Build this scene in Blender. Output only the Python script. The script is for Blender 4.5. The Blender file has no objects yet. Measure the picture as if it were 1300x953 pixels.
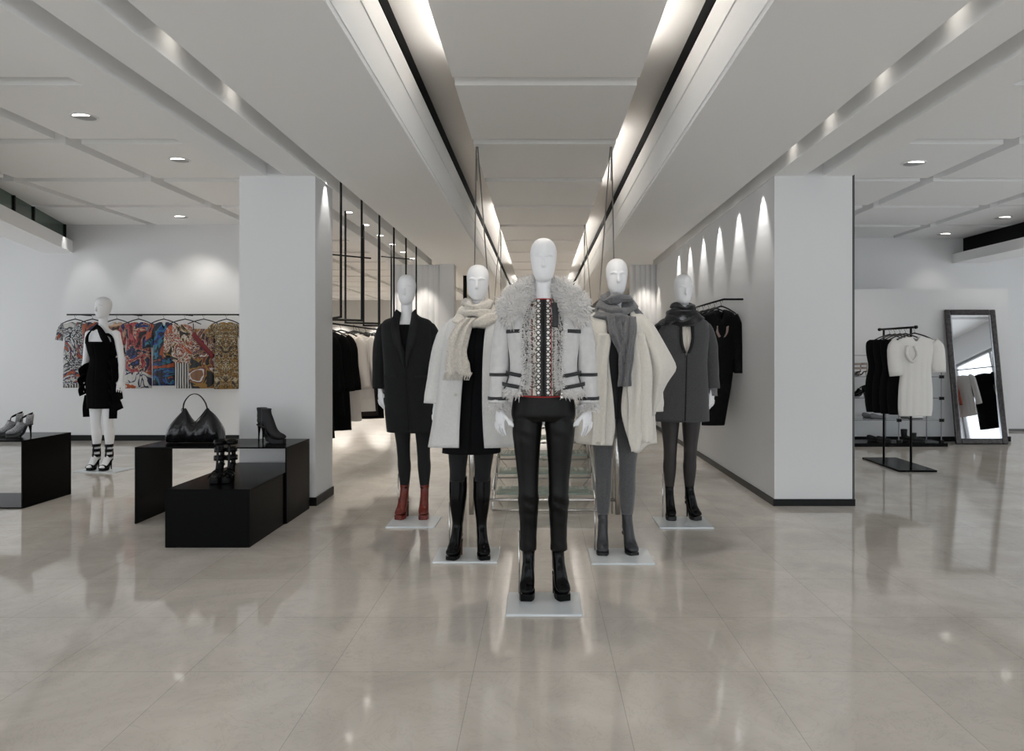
import bpy, math, random
from mathutils import Vector, Matrix
random.seed(7)
PI = math.pi
C = bpy.context.scene.collection
F, U0, V0, H = 880.0, 686.0, 447.0, 1.35      # focal length in px, vanishing point, eye height
def X(u, Y): return (u-U0)/F*Y
def Z(v, Y): return H+(V0-v)/F*Y
def FY(v): return F*H/(v-V0)
XC = .04                                        # axis of the central aisle

# ------------------------------------------------------------ materials
MATS = {}
def mat(name, col, rough=.6, metal=0, spec=.5, bump=None, sheen=0, coat=0, emis=0, trans=0, ior=1.45, alpha=1):
    if name in MATS: return MATS[name]
    m = bpy.data.materials.new(name); m.use_nodes = True
    nt = m.node_tree; b = nt.nodes['Principled BSDF']
    b.inputs['Base Color'].default_value = (*col, 1)
    b.inputs['Roughness'].default_value = rough
    b.inputs['Metallic'].default_value = metal
    b.inputs['Specular IOR Level'].default_value = spec
    b.inputs['Sheen Weight'].default_value = sheen
    b.inputs['Coat Weight'].default_value = coat
    b.inputs['IOR'].default_value = ior
    b.inputs['Transmission Weight'].default_value = trans
    b.inputs['Alpha'].default_value = alpha
    if emis:
        b.inputs['Emission Color'].default_value = (*col, 1); b.inputs['Emission Strength'].default_value = emis
    if bump:
        sc, st, var = bump
        tc = nt.nodes.new('ShaderNodeTexCoord'); n = nt.nodes.new('ShaderNodeTexNoise')
        n.inputs['Scale'].default_value = sc; n.inputs['Detail'].default_value = 5
        nt.links.new(tc.outputs['Object'], n.inputs['Vector'])
        bp = nt.nodes.new('ShaderNodeBump'); bp.inputs['Strength'].default_value = st; bp.inputs['Distance'].default_value = .01
        nt.links.new(n.outputs['Fac'], bp.inputs['Height']); nt.links.new(bp.outputs['Normal'], b.inputs['Normal'])
        if var:
            r = nt.nodes.new('ShaderNodeValToRGB')
            r.color_ramp.elements[0].color = (*[c*(1-var) for c in col], 1); r.color_ramp.elements[0].position = .35
            r.color_ramp.elements[1].color = (*[min(1, c*(1+var)) for c in col], 1); r.color_ramp.elements[1].position = .65
            nt.links.new(n.outputs['Fac'], r.inputs['Fac']); nt.links.new(r.outputs['Color'], b.inputs['Base Color'])
    MATS[name] = m
    return m

def ramp(nt, cols, const=True):
    r = nt.nodes.new('ShaderNodeValToRGB'); cr = r.color_ramp
    if const: cr.interpolation = 'CONSTANT'
    n = len(cols)
    while len(cr.elements) < n: cr.elements.new(.5)
    for i, c in enumerate(cols):
        p, col = c if len(c) == 2 else (.36+.28*i/n, c)
        cr.elements[i].position = p; cr.elements[i].color = (*col, 1)
    return r

def print_mat(name, cols, scale=6, seed=0, lower=None, mirror=False, vor=False, stretch=(1, 1, 1)):
    """printed silk: distorted noise through a stepped ramp; lower = (z, kind, colours) for another fabric below z"""
    m = bpy.data.materials.new(name); m.use_nodes = True
    nt = m.node_tree; L = nt.links.new; b = nt.nodes['Principled BSDF']; b.inputs['Roughness'].default_value = .55
    tc = nt.nodes.new('ShaderNodeTexCoord'); sx = nt.nodes.new('ShaderNodeSeparateXYZ'); L(tc.outputs['Object'], sx.inputs[0])
    vec = tc.outputs['Object']
    if mirror:
        a = nt.nodes.new('ShaderNodeMath'); a.operation = 'ABSOLUTE'; L(sx.outputs[0], a.inputs[0])
        cb = nt.nodes.new('ShaderNodeCombineXYZ'); L(a.outputs[0], cb.inputs[0]); L(sx.outputs[2], cb.inputs[2]); vec = cb.outputs[0]
    mp = nt.nodes.new('ShaderNodeMapping'); mp.inputs['Location'].default_value = (seed*3.7, seed*1.3, seed*2.1); mp.inputs['Scale'].default_value = stretch
    L(vec, mp.inputs['Vector'])
    n = nt.nodes.new('ShaderNodeTexNoise'); n.inputs['Scale'].default_value = scale; n.inputs['Detail'].default_value = 3.5
    n.inputs['Distortion'].default_value = 2.2; n.inputs['Roughness'].default_value = .62
    L(mp.outputs[0], n.inputs['Vector'])
    r = ramp(nt, cols); L(n.outputs['Fac'], r.inputs['Fac']); out = r.outputs['Color']
    if lower:
        z, kind, lc = lower
        if kind == 'stripe':
            w = nt.nodes.new('ShaderNodeTexWave'); w.inputs['Scale'].default_value = 9; w.bands_direction = 'X'; w.inputs['Distortion'].default_value = .6
            L(tc.outputs['Object'], w.inputs['Vector']); r2 = ramp(nt, [(0, lc[0]), (.5, lc[1])]); L(w.outputs['Fac'], r2.inputs['Fac'])
        else:
            n2 = nt.nodes.new('ShaderNodeTexNoise'); n2.inputs['Scale'].default_value = 4; n2.inputs['Distortion'].default_value = 1
            L(mp.outputs[0], n2.inputs['Vector']); r2 = ramp(nt, lc); L(n2.outputs['Fac'], r2.inputs['Fac'])
        ad = nt.nodes.new('ShaderNodeMath'); ad.operation = 'MULTIPLY_ADD'; L(n.outputs['Fac'], ad.inputs[0]); ad.inputs[1].default_value = .22; ad.inputs[2].default_value = z-.11
        lt = nt.nodes.new('ShaderNodeMath'); lt.operation = 'LESS_THAN'; L(sx.outputs[2], lt.inputs[0]); L(ad.outputs[0], lt.inputs[1])
        mx = nt.nodes.new('ShaderNodeMix'); mx.data_type = 'RGBA'; L(lt.outputs[0], mx.inputs[0]); L(out, mx.inputs[6]); L(r2.outputs[0], mx.inputs[7]); out = mx.outputs[2]
    L(out, b.inputs['Base Color'])
    return m

# ------------------------------------------------------------ mesh builder
WARP = [None]
def lerp(a, b, t): return a+(b-a)*t
def cr_interp(pts, n):
    """catmull-rom through tuples, n samples per span"""
    out = []; P = [tuple(p) for p in pts]; P = [P[0]]+P+[P[-1]]
    for i in range(1, len(P)-2):
        for k in range(n):
            t = k/n
            out.append(tuple(.5*((2*b)+(-a+c)*t+(2*a-5*b+4*c-d)*t*t+(-a+3*b-3*c+d)*t**3) for a, b, c, d in zip(P[i-1], P[i], P[i+1], P[i+2])))
    out.append(P[-2]); return out

class MB:
    def __init__(s): s.v = []; s.f = []
    def box(s, x0, x1, y0, y1, z0, z1):
        o = len(s.v)
        s.v += [(x0,y0,z0),(x1,y0,z0),(x1,y1,z0),(x0,y1,z0),(x0,y0,z1),(x1,y0,z1),(x1,y1,z1),(x0,y1,z1)]
        s.f += [tuple(o+i for i in q) for q in ((0,3,2,1),(4,5,6,7),(0,1,5,4),(1,2,6,5),(2,3,7,6),(3,0,4,7))]
        return s
    def prism(s, poly, z0, z1, ax='z'):
        o = len(s.v); n = len(poly)
        for zz in (z0, z1):
            for a, b in poly: s.v.append({'z': (a, b, zz), 'x': (zz, a, b), 'y': (a, zz, b)}[ax])
        s.f.append(tuple(o+i for i in range(n))[::-1]); s.f.append(tuple(o+n+i for i in range(n)))
        for i in range(n): j = (i+1) % n; s.f.append((o+i, o+j, o+n+j, o+n+i))
        return s
    def loft(s, rings, closed=True, cap=True):
        o = len(s.v); n = len(rings[0])
        for r in rings: s.v += [tuple(p) for p in r]
        for i in range(len(rings)-1):
            for j in range(n if closed else n-1):
                k = (j+1) % n; a = o+i*n
                s.f.append((a+j, a+k, a+n+k, a+n+j))
        if cap and closed:
            s.f.append(tuple(o+j for j in range(n))[::-1]); s.f.append(tuple(o+(len(rings)-1)*n+j for j in range(n)))
        return s
    def zloft(s, rings, n=32, cap=True):
        """rings (z, cx, cy, rx, ry)"""
        return s.loft([[(cx+rx*math.cos(2*PI*k/n), cy+ry*math.sin(2*PI*k/n), z) for k in range(n)] for z, cx, cy, rx, ry in rings], cap=cap)
    def tube(s, path, rad, n=10, ref=None, sub=1, cap=True, ridge=None, rng=None):
        """path points; rad = number or list of numbers / (ra, rb) pairs: ra along ref side"""
        if not isinstance(rad, (list, tuple)): rad = [rad]*len(path)
        rad = [(r, r) if not isinstance(r, (list, tuple)) else r for r in rad]
        pts = [tuple(p)+tuple(r) for p, r in zip(path, rad)]
        if sub > 1: pts = cr_interp(pts, sub)
        P = [Vector(p[:3]) for p in pts]; rings = []; side = None
        for i, p in enumerate(P):
            t = (P[min(i+1, len(P)-1)]-P[max(i-1, 0)])
            t = t.normalized() if t.length > 1e-9 else Vector((0, 0, 1))
            if ref is not None: a = (Vector(ref)-t*t.dot(Vector(ref)))
            elif side is None:
                a = Vector((1, 0, 0)) if abs(t.x) < .8 else Vector((0, 1, 0)); a = a-t*t.dot(a)
            else: a = side-t*t.dot(side)
            if a.length < 1e-6: a = Vector((0, 1, 0))-t*t.y
            a.normalize(); side = a; b = t.cross(a); ra, rb = pts[i][3:5]; ring = []
            for k in range(n):
                an = 2*PI*k/n; m = 1
                if ridge: m = 1+ridge[1]*math.sin(ridge[0]*an+ridge[2]*i/len(P)*6)*(.6+.4*math.sin(i*.9+k))
                ring.append(p+a*(ra*m*math.cos(an))+b*(rb*m*math.sin(an)))
            rings.append(ring)
        return s.loft(rings, cap=cap)
    def ell(s, c, r, n=16, m=10):
        rings = []
        for i in range(1, m):
            th = PI*i/m
            rings.append([(c[0]+r[0]*math.sin(th)*math.cos(2*PI*k/n), c[1]+r[1]*math.sin(th)*math.sin(2*PI*k/n), c[2]-r[2]*math.cos(th)) for k in range(n)])
        return s.loft(rings)
    def cyl(s, c, r, z0, z1, n=24, r2=None):
        return s.zloft([(z0, c[0], c[1], r, r), (z1, c[0], c[1], r if r2 is None else r2, r if r2 is None else r2)], n)
    def ribbon(s, path, wid, th=.006, sub=4):
        """flat band: path centre points, wid = vector(s) from the centre to one edge"""
        if not isinstance(wid[0], (list, tuple, Vector)): wid = [wid]*len(path)
        pts = cr_interp([tuple(p)+tuple(w) for p, w in zip(path, wid)], sub); rings = []
        for i, q in enumerate(pts):
            p = Vector(q[:3]); w = Vector(q[3:]); a = Vector(pts[max(i-1, 0)][:3]); b = Vector(pts[min(i+1, len(pts)-1)][:3])
            nn = (b-a).cross(w); nn = nn.normalized()*th/2 if nn.length > 1e-9 else Vector((0, th/2, 0))
            rings.append([p-w-nn, p+w-nn, p+w+nn, p-w+nn])
        return s.loft(rings)
    def xf(s, M, i0=0):
        for i in range(i0, len(s.v)): s.v[i] = tuple(M @ Vector(s.v[i]))
        return s
    def build(s, name, m, parent=None, smooth=False, bevel=0, solid=0, subd=0, loc=None, rz=0):
        v = s.v
        if WARP[0]: v = [WARP[0](p) for p in v]
        me = bpy.data.meshes.new(name); me.from_pydata([tuple(p) for p in v], [], s.f); me.update()
        return link(name, me, m, parent, smooth, bevel, solid, subd, loc, rz)

def link(name, me, m, parent=None, smooth=False, bevel=0, solid=0, subd=0, loc=None, rz=0):
    o = bpy.data.objects.new(name, me); C.objects.link(o)
    if m: me.materials.append(m) if not me.materials else None
    if parent: o.parent = parent
    if loc: o.location = loc
    if rz: o.rotation_euler.z = rz
    if smooth: me.polygons.foreach_set('use_smooth', [True]*len(me.polygons))
    if solid:
        q = o.modifiers.new('Solid', 'SOLIDIFY'); q.thickness = solid; q.offset = 0
    if bevel:
        q = o.modifiers.new('Bevel', 'BEVEL'); q.width = bevel; q.segments = 2; q.limit_method = 'ANGLE'; q.angle_limit = .6
    if subd:
        q = o.modifiers.new('Sub', 'SUBSURF'); q.levels = subd; q.render_levels = subd
    return o

def remesh(mb, voxel=.005, smooth=2, warp=True):
    me = bpy.data.meshes.new('t'); v = mb.v
    if warp and WARP[0]: v = [WARP[0](p) for p in v]
    me.from_pydata([tuple(p) for p in v], [], mb.f); me.update()
    o = bpy.data.objects.new('t', me); C.objects.link(o)
    r = o.modifiers.new('r', 'REMESH'); r.mode = 'VOXEL'; r.voxel_size = voxel; r.use_smooth_shade = True
    if smooth:
        q = o.modifiers.new('s', 'SMOOTH'); q.factor = .6; q.iterations = smooth
    bpy.context.view_layer.update(); dg = bpy.context.evaluated_depsgraph_get()
    me2 = bpy.data.meshes.new_from_object(o.evaluated_get(dg)); bpy.data.objects.remove(o)
    return me2

def thing(name, label, cat, loc=(0, 0, 0), rz=0, group=None):
    o = bpy.data.objects.new(name, None); C.objects.link(o); o.location = loc; o.rotation_euler = (0, 0, rz)
    return tag(o, label, cat, group)
def tag(o, label, cat, group=None):
    o['label'] = label; o['category'] = cat
    if group: o['group'] = group
    return o
def struct(name, mb, m, bevel=0, smooth=False):
    o = mb.build(name, m, bevel=bevel, smooth=smooth); o['kind'] = 'structure'; return o
def copy_thing(root, loc, rz, label, group=None):
    def cp(o, parent):
        c = o.copy(); C.objects.link(c); c.parent = parent
        for ch in [q for q in bpy.data.objects if q.parent == o]: cp(ch, c)
        return c
    r = cp(root, None); r.location = loc; r.rotation_euler = (0, 0, rz); r['label'] = label
    if group: r['group'] = group
    return r

# palette
WALL = mat('wall_paint', (.70, .70, .70), .75)
CEIL = mat('ceiling_paint', (.88, .88, .875), .8)
BLK = mat('black_skirting', (.004, .004, .004), .35, spec=.2)
STEEL = mat('black_steel', (.0022, .0022, .0025), .2, spec=.06)
BLKMET = mat('black_metal_bar', (.003, .003, .003), .45, spec=.2)
MANN = mat('mannequin_white', (.80, .80, .81), .55)
CHROME = mat('brushed_chrome', (.62, .60, .57), .22, 1)
CABLE = mat('steel_cable', (.35, .34, .32), .35, 1)
WORLD, COVE_E, EXPO = 1.7, 85, .42
# ============================================================ SETTING
def floor_mat():
    m = bpy.data.materials.new('polished_limestone'); m.use_nodes = True; nt = m.node_tree; L = nt.links.new
    b = nt.nodes['Principled BSDF']; tc = nt.nodes.new('ShaderNodeTexCoord')
    mp = nt.nodes.new('ShaderNodeMapping'); mp.inputs['Location'].default_value = (.2835+.602*20, -2.93+.602*20, 0); L(tc.outputs['Object'], mp.inputs[0])
    br = nt.nodes.new('ShaderNodeTexBrick'); br.offset = 0; br.inputs['Scale'].default_value = 1
    br.inputs['Brick Width'].default_value = .602; br.inputs['Row Height'].default_value = .602; br.inputs['Mortar Size'].default_value = .0015; br.inputs['Mortar Smooth'].default_value = .3
    br.inputs['Color1'].default_value = (.60, .56, .505, 1); br.inputs['Color2'].default_value = (.645, .605, .55, 1); br.inputs['Mortar'].default_value = (.42, .39, .35, 1)
    L(mp.outputs[0], br.inputs['Vector'])
    n = nt.nodes.new('ShaderNodeTexNoise'); n.inputs['Scale'].default_value = 1.6; n.inputs['Detail'].default_value = 8; n.inputs['Distortion'].default_value = 1.3; n.inputs['Roughness'].default_value = .6
    L(tc.outputs['Object'], n.inputs['Vector'])
    r = nt.nodes.new('ShaderNodeValToRGB'); r.color_ramp.elements[0].position = .3; r.color_ramp.elements[0].color = (.82, .81, .80, 1); r.color_ramp.elements[1].position = .7; r.color_ramp.elements[1].color = (1.05, 1.05, 1.05, 1)
    L(n.outputs['Fac'], r.inputs[0])
    mx = nt.nodes.new('ShaderNodeMix'); mx.data_type = 'RGBA'; mx.blend_type = 'MULTIPLY'; mx.inputs[0].default_value = 1; L(br.outputs['Color'], mx.inputs[6]); L(r.outputs[0], mx.inputs[7])
    # thin dark veins and pits
    v = nt.nodes.new('ShaderNodeTexNoise'); v.inputs['Scale'].default_value = 3.2; v.inputs['Detail'].default_value = 9; v.inputs['Distortion'].default_value = 2.6; v.inputs['Roughness'].default_value = .7
    L(tc.outputs['Object'], v.inputs['Vector'])
    a = nt.nodes.new('ShaderNodeMath'); a.operation = 'SUBTRACT'; L(v.outputs['Fac'], a.inputs[0]); a.inputs[1].default_value = .5
    ab = nt.nodes.new('ShaderNodeMath'); ab.operation = 'ABSOLUTE'; L(a.outputs[0], ab.inputs[0])
    rv = nt.nodes.new('ShaderNodeValToRGB'); rv.color_ramp.elements[0].color = (.86, .85, .84, 1); rv.color_ramp.elements[1].position = .012; rv.color_ramp.elements[1].color = (1, 1, 1, 1)
    L(ab.outputs[0], rv.inputs[0])
    m2 = nt.nodes.new('ShaderNodeMix'); m2.data_type = 'RGBA'; m2.blend_type = 'MULTIPLY'; m2.inputs[0].default_value = 1; L(mx.outputs[2], m2.inputs[6]); L(rv.outputs[0], m2.inputs[7])
    L(m2.outputs[2], b.inputs['Base Color'])
    b.inputs['Roughness'].default_value = .09; b.inputs['Specular IOR Level'].default_value = .62
    rr = nt.nodes.new('ShaderNodeMapRange'); L(n.outputs['Fac'], rr.inputs[0]); rr.inputs[3].default_value = .035; rr.inputs[4].default_value = .085; L(rr.outputs[0], b.inputs['Roughness'])
    return m
struct('floor', MB().box(-10, 10, -5, 27, -.1, 0), floor_mat())

YE = 26.0
# ---- bulkheads (lowered soffits) left and right of the aisle, with two slots each
def strips(sgn, y0, y1):
    def bx(mb, a, b, z0, z1, ya=y0, yb=y1):
        xa, xb = sorted((XC+sgn*a, XC+sgn*b)); mb.box(xa, xb, ya, yb, z0, z1)
    mb = MB()
    bx(mb, .99, 2.70, 3.04, 3.42); bx(mb, .99, 1.86, 2.90, 3.04); bx(mb, 2.01, 2.28, 2.90, 3.04); bx(mb, 2.45, 2.70, 2.90, 3.04)
    bx(mb, 2.73, 2.78, 2.97, 3.42); bx(mb, 2.70, 2.73, 3.05, 3.42)
    return mb
struct('trim_1', strips(-1, -4, 12.6), CEIL); struct('trim_2', strips(1, -4, 12.6), CEIL)
struct('trim_3', MB().box(XC-1.66, XC-.99, 12.6, YE, 2.9, 3.42), CEIL); struct('trim_4', MB().box(XC+.99, XC+1.66, 12.6, YE, 2.9, 3.42), CEIL)
# black shadow gap at the head of each aisle fascia, shallow rebate line below it
DARKGAP = mat('shadow_gap', (.002, .002, .002), .9, spec=.02)
for k, s_ in ((5, -1), (6, 1)):
    xa, xb = sorted((XC+s_*.985, XC+s_*1.02)); struct('trim_%d' % k, MB().box(xa, xb, -4, YE, 3.41, 3.53), DARKGAP)
for k, s_ in ((7, -1), (8, 1)):
    xa, xb = sorted((XC+s_*.982, XC+s_*.99)); struct('trim_%d' % k, MB().box(xa, xb, -4, YE, 3.20, 3.215).box(xa, xb, -4, YE, 2.93, 2.94), CEIL)
# ---- panel ceiling with open joints
P0, PP, GW = 4.99, 1.424, .15
def panels(mb, x0, x1, xj, ya, yb, z=3.3, dz=.115):
    ks = [-6+i for i in range(24)]
    xs = [x0]+xj+[x1]
    for k in ks:
        a = P0+PP*k+GW/2; b = P0+PP*(k+1)-GW/2
        a = max(a, ya); b = min(b, yb)
        if b-a < .05: continue
        for i in range(len(xs)-1):
            xa = xs[i]+(0 if i == 0 else GW/2); xb = xs[i+1]-(0 if i == len(xs)-2 else GW/2)
            mb.box(xa, xb, a, b, z, z+dz)
mb = MB(); panels(mb, XC-.665, XC+.665, [], -4, YE, dz=.07); mb.box(XC-.665, XC+.665, -4, YE, 3.372, 3.378).box(XC-.675, XC-.665, -4, YE, 3.36, 3.412).box(XC+.665, XC+.675, -4, YE, 3.36, 3.412); struct('ceiling_aisle', mb, CEIL)  # edge lips and backing slab added to block stray cove light
mb = MB(); panels(mb, -9.6, XC-2.70, [-7.5, -5.94, -4.37], -4, YE); struct('ceiling_left', mb, CEIL)
mb = MB(); panels(mb, XC+2.70, 9.6, [4.41, 5.98, 7.5], -4, 11.9); struct('ceiling_right', mb, CEIL)
struct('ceiling', MB().box(-10, XC-2.78, -5, YE+.5, 3.53, 3.75).box(XC+2.78, 10, -5, YE+.5, 3.53, 3.75).box(XC-2.78, XC-1.02, -5, YE, 3.43, 3.525).box(XC+1.02, XC+2.78, -5, YE, 3.43, 3.525).box(-9.6, XC-2.78, -4, YE, 3.418, 3.46).box(XC+2.78, 9.6, -4, YE, 3.418, 3.46), CEIL)
struct('ceiling_slot', MB().box(XC-2.78, XC+2.78, -5, YE+.5, 3.53, 3.75), mat('slot_lining_satin', (.50, .48, .455), .4, .3))
# ---- pillars and walls
struct('wall_pillar_left', MB().box(-2.65, -1.98, 6.1, 6.6, 0, 3.3), WALL)
struct('wall_right_block', MB().box(2.06, 2.745, 6.1, 12.6, 0, 3.3), WALL)
struct('trim_9', MB().box(2.745, 2.765, 6.1, 6.14, 0, 3.0), mat('dark_edge', (.05, .05, .05), .4))
struct('wall_back_left', MB().box(-9.6, -3.95, 10.6, 10.8, 0, 3.375), WALL)
struct('wall_back_right', MB().box(2.745, 9.6, 11.87, 12.05, 0, 3.375), WALL)
struct('wall_partition', MB().box(2.745, X(1280.4, 10.5), 10.5, 10.62, 0, 2.31), WALL)
struct('wall_far', MB().box(-9.6, 9.6, YE, YE+.2, 0, 3.5), WALL)
def fluted(x0, x1, y, z1, n):
    pts = []; N = n*6
    for i in range(N+1):
        t = i/N; pts.append((lerp(x0, x1, t), y-.02*abs(math.sin(PI*n*t))))
    pts += [(x1, y+.12), (x0, y+.12)]
    return MB().prism(pts, 0, z1)
struct('wall_fluted_left', fluted(-2.66, -1.78, 12.3, 2.905, 9), WALL)
struct('wall_column_left', MB().box(-1.77, -1.52, 12.2, 12.5, 0, 2.905), WALL)
struct('wall_fluted_right', fluted(1.60, 2.06, 12.3, 2.905, 5), WALL)
# side walls with big daylight windows (left bay, right bay)
def side_wall(sgn, name):
    x0, x1 = sorted((sgn*9.6, sgn*9.8)); m = MB()
    m.box(x0, x1, -5, YE, 2.75, 3.5).box(x0, x1, -5, YE, 0, .35)
    for a, b in ((-5, -2.2), (.6, 1.2), (4.0, 4.6), (7.3, 7.7), (9.9 if sgn < 0 else 10.9, YE)): m.box(x0, x1, a, b, .35, 2.75)
    struct(name, m, WALL)
side_wall(-1, 'wall_left'); side_wall(1, 'wall_right')
WF = mat('window_frame_grey', (.2, .2, .2), .4)
k = 0
for sgn in (-1, 1):
    for a, b in ((-2.2, .6), (1.2, 4.0), (4.6, 7.3), (7.7, 9.9 if sgn < 0 else 10.9)):
        k += 1; x = sgn*9.7; m = MB()
        m.box(x-.03, x+.03, a, b, .35, .41).box(x-.03, x+.03, a, b, 2.69, 2.75).box(x-.03, x+.03, a, a+.06, .35, 2.75).box(x-.03, x+.03, b-.06, b, .35, 2.75).box(x-.02, x+.02, (a+b)/2-.02, (a+b)/2+.02, .35, 2.75)
        struct('window_%d' % k, m, WF)
# clerestory on the left: skewed glazed band above a thick ledge
def skew(mb, off0, off1, z0, z1, ya=3.0, yb=10.6, extra=0):
    xw = lambda y: -6.41-.36*(y-8.22)
    mb.prism([(xw(ya)+off0, ya), (xw(yb)+off0, yb), (xw(yb)+off1, yb), (xw(ya)+off1, ya)], z0, z1); return mb
struct('wall_ledge_left', skew(MB(), -.35, .12, 2.87, 3.05), CEIL)
GREEN = mat('green_clerestory_glass', (.035, .075, .05), .18, spec=.6, bump=(1.3, .02, .35))
o = struct('window_9', skew(MB(), -.04, .0, 3.05, 3.30), GREEN)
m = MB(); m2 = []
for yy in (10.57, 9.28, 8.62, 7.4, 6.2):
    xw = -6.41-.36*(yy-8.22); m.box(xw-.01, xw+.02, yy-.012, yy+.012, 3.05, 3.3)
struct('window_10', m, BLK)
struct('wall_ledge_right', MB().box(7.05, 7.6, 3, 11.87, 2.87, 3.03), CEIL)
struct('window_11', MB().box(7.24, 7.30, 3, 11.87, 3.03, 3.3), mat('black_clerestory', (.004, .004, .004), .5, spec=.1))
# skirtings
m = MB().box(-9.6, -3.95, 10.585, 10.6, 0, .085); struct('baseboard_back_left', m, BLK)
struct('baseboard_pillar_left', MB().box(-2.66, -1.965, 6.085, 6.1, 0, .075).box(-1.98, -1.965, 6.1, 6.6, 0, .075), BLK)
struct('baseboard_right', MB().box(2.045, 2.765, 6.085, 6.1, 0, .06).box(2.045, 2.06, 6.1, 12.3, 0, .06), BLK)
struct('baseboard_partition', MB().box(2.765, 7.12, 10.485, 10.5, 0, .075), BLK)
struct('baseboard_back_right', MB().box(7.09, 9.6, 11.86, 11.87, 0, .04), mat('grey_skirting', (.12, .12, .12), .5))
# doorway bar beyond the left column
struct('trim_10', MB().box(X(588, 14), X(592.5, 14), 14, 14.06, 0, 2.9), BLK)

# ============================================================ LIGHTS
def light(kind, name, loc, power, col=(1, 1, 1), rot=(0, 0, 0), **kw):
    l = bpy.data.lights.new(name, kind); l.energy = power; l.color = col
    for k_, v_ in kw.items(): setattr(l, k_, v_)
    o = bpy.data.objects.new(name, l); C.objects.link(o); o.location = loc; o.rotation_euler = rot; return o
w = bpy.data.worlds.new('World'); bpy.context.scene.world = w; w.use_nodes = True
bg = w.node_tree.nodes['Background']; bg.inputs[0].default_value = (.90, .95, 1.0, 1); bg.inputs[1].default_value = WORLD
WARM = (1, .93, .84)
TRIMW = mat('lamp_trim_white', (.8, .8, .8), .5)
LAMP = mat('lamp_glow', (1, .96, .9), .5, emis=6)
DIMLAMP = mat('lamp_glow_soft', (1, .97, .92), .5, emis=1.6)
def downlight(x, y, z, r, label, power=0, group='round recessed downlights', tilt=0, lamp=LAMP, ang=1.6, sliver=False):
    t = thing('ceiling_light', label, 'ceiling light', (x, y, z), 0, group)
    n = 28; rr = []
    for q, zz in ((r, 0), (r, -.006), (r*.84, -.006), (r*.80, .05)): rr.append([(q*math.cos(2*PI*i/n), q*math.sin(2*PI*i/n), zz) for i in range(n)])
    MB().loft(rr, cap=False).build('trim_ring', TRIMW, t, smooth=False)
    if sliver:
        MB().cyl((0, 0), r*.84, -.004, .0, 24).build('reflector', mat('lamp_reflector_grey', (.35, .35, .35), .4), t)
        MB().prism([(r*.78*math.cos(a), r*.78*math.sin(a)) for a in [PI+.5+(PI-1.0)*i/12 for i in range(13)]], -.006, -.004).build('lamp_lens', lamp, t)
    else: MB().cyl((0, 0), r*.80, -.003, .0, 24).build('lamp_lens', lamp, t)
    if power: light('SPOT', 'downward_beam', (x, y, z-.03), power, WARM, (tilt, 0, 0), spot_size=ang, spot_blend=.8, shadow_soft_size=.05)
    return t
for x, y, lb in ((X(107,5.74),5.74,'large round downlight in left panel ceiling nearest the camera'), (X(228,7.03),7.03,'round downlight in left panel ceiling before the pillar'),
                 (X(230,9.98),9.98,'small far round downlight above the printed dresses')):
    downlight(x, y, 3.3, .105, lb, 22, tilt=.25 if y > 9 else 0, sliver=True)
for x, y, lb in ((X(1160,7.15),7.15,'round downlight in right panel ceiling nearest the pillar'), (X(1273,10.04),10.04,'round downlight at the right edge of the photo'),
                 (X(1198,11.44),11.44,'farthest round downlight of the right panel ceiling')):
    downlight(x, y, 3.3, .12, lb, 10, sliver=True)
nm = ['nearest', 'second', 'third', 'fourth', 'fifth', 'sixth', 'seventh']
for i in range(7):
    downlight(-2.12, 6.9+.76*i, 2.9, .05, nm[i]+' small downlight in the left soffit above the clothes rails, counted from the pillar', 45, 'small downlights above the clothes rails')
# grazing spots hidden in the slot over the right-hand wall
for i in range(6):
    t = thing('slot_spotlight', nm[i]+' wall-washing spotlight in the slot along the right wall, counted from the corner', 'spotlight', (1.965, 6.41+.78*i, 3.03), 0, 'wall-washing spotlights')
    MB().cyl((0, 0), .035, -.05, .01, 16).build('lamp_body', TRIMW, t); MB().cyl((0, 0), .028, -.053, -.05, 16).build('lamp_lens', DIMLAMP, t)
    light('SPOT', 'wall_washer', (1.965, 6.41+.78*i, 2.96), 30, (1, .98, .95), (0, math.radians(-3), 0), spot_size=.9, spot_blend=.6, shadow_soft_size=.015)
for i, y in enumerate((3.4, 4.15, 4.9, 5.62)):
    light('SPOT', 'slot_lamp', (1.93, y, 3.035), .5, WARM, (0, -1.1, 0), spot_size=2.2, spot_blend=1, shadow_soft_size=.03)
for y in (3.68, 4.42): light('SPOT', 'slot_lamp', (-1.84, y, 3.035), .5, WARM, (0, 1.1, 0), spot_size=2.2, spot_blend=1, shadow_soft_size=.03)
light('SPOT', 'pillar_washer', (-1.925, 6.38, 2.98), 14, (1, .98, .95), (0, math.radians(3), 0), spot_size=.9, spot_blend=.6, shadow_soft_size=.02)
# left back wall washers
for i, x in enumerate((-6.9, -5.95, -5.0, -4.3)):
    light('SPOT', 'wall_washer', (x, 10.15, 3.25), 9, (1, .98, .95), (math.radians(14), 0, 0), spot_size=1.1, spot_blend=.7, shadow_soft_size=.03)
for i in range(8): light('SPOT', 'wall_washer', (-9+1.5*i, 25.2, 3.1), 220, WARM, (math.radians(16), 0, 0), spot_size=1.1, spot_blend=.7, shadow_soft_size=.05)
# fluted walls
for x, y in ((-2.4, 12.0), (-2.05, 12.0), (1.85, 12.0)): light('SPOT', 'wall_washer', (x, y, 2.85), 30, WARM, (math.radians(8), 0, 0), spot_size=1.1, spot_blend=.7, shadow_soft_size=.03)
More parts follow.
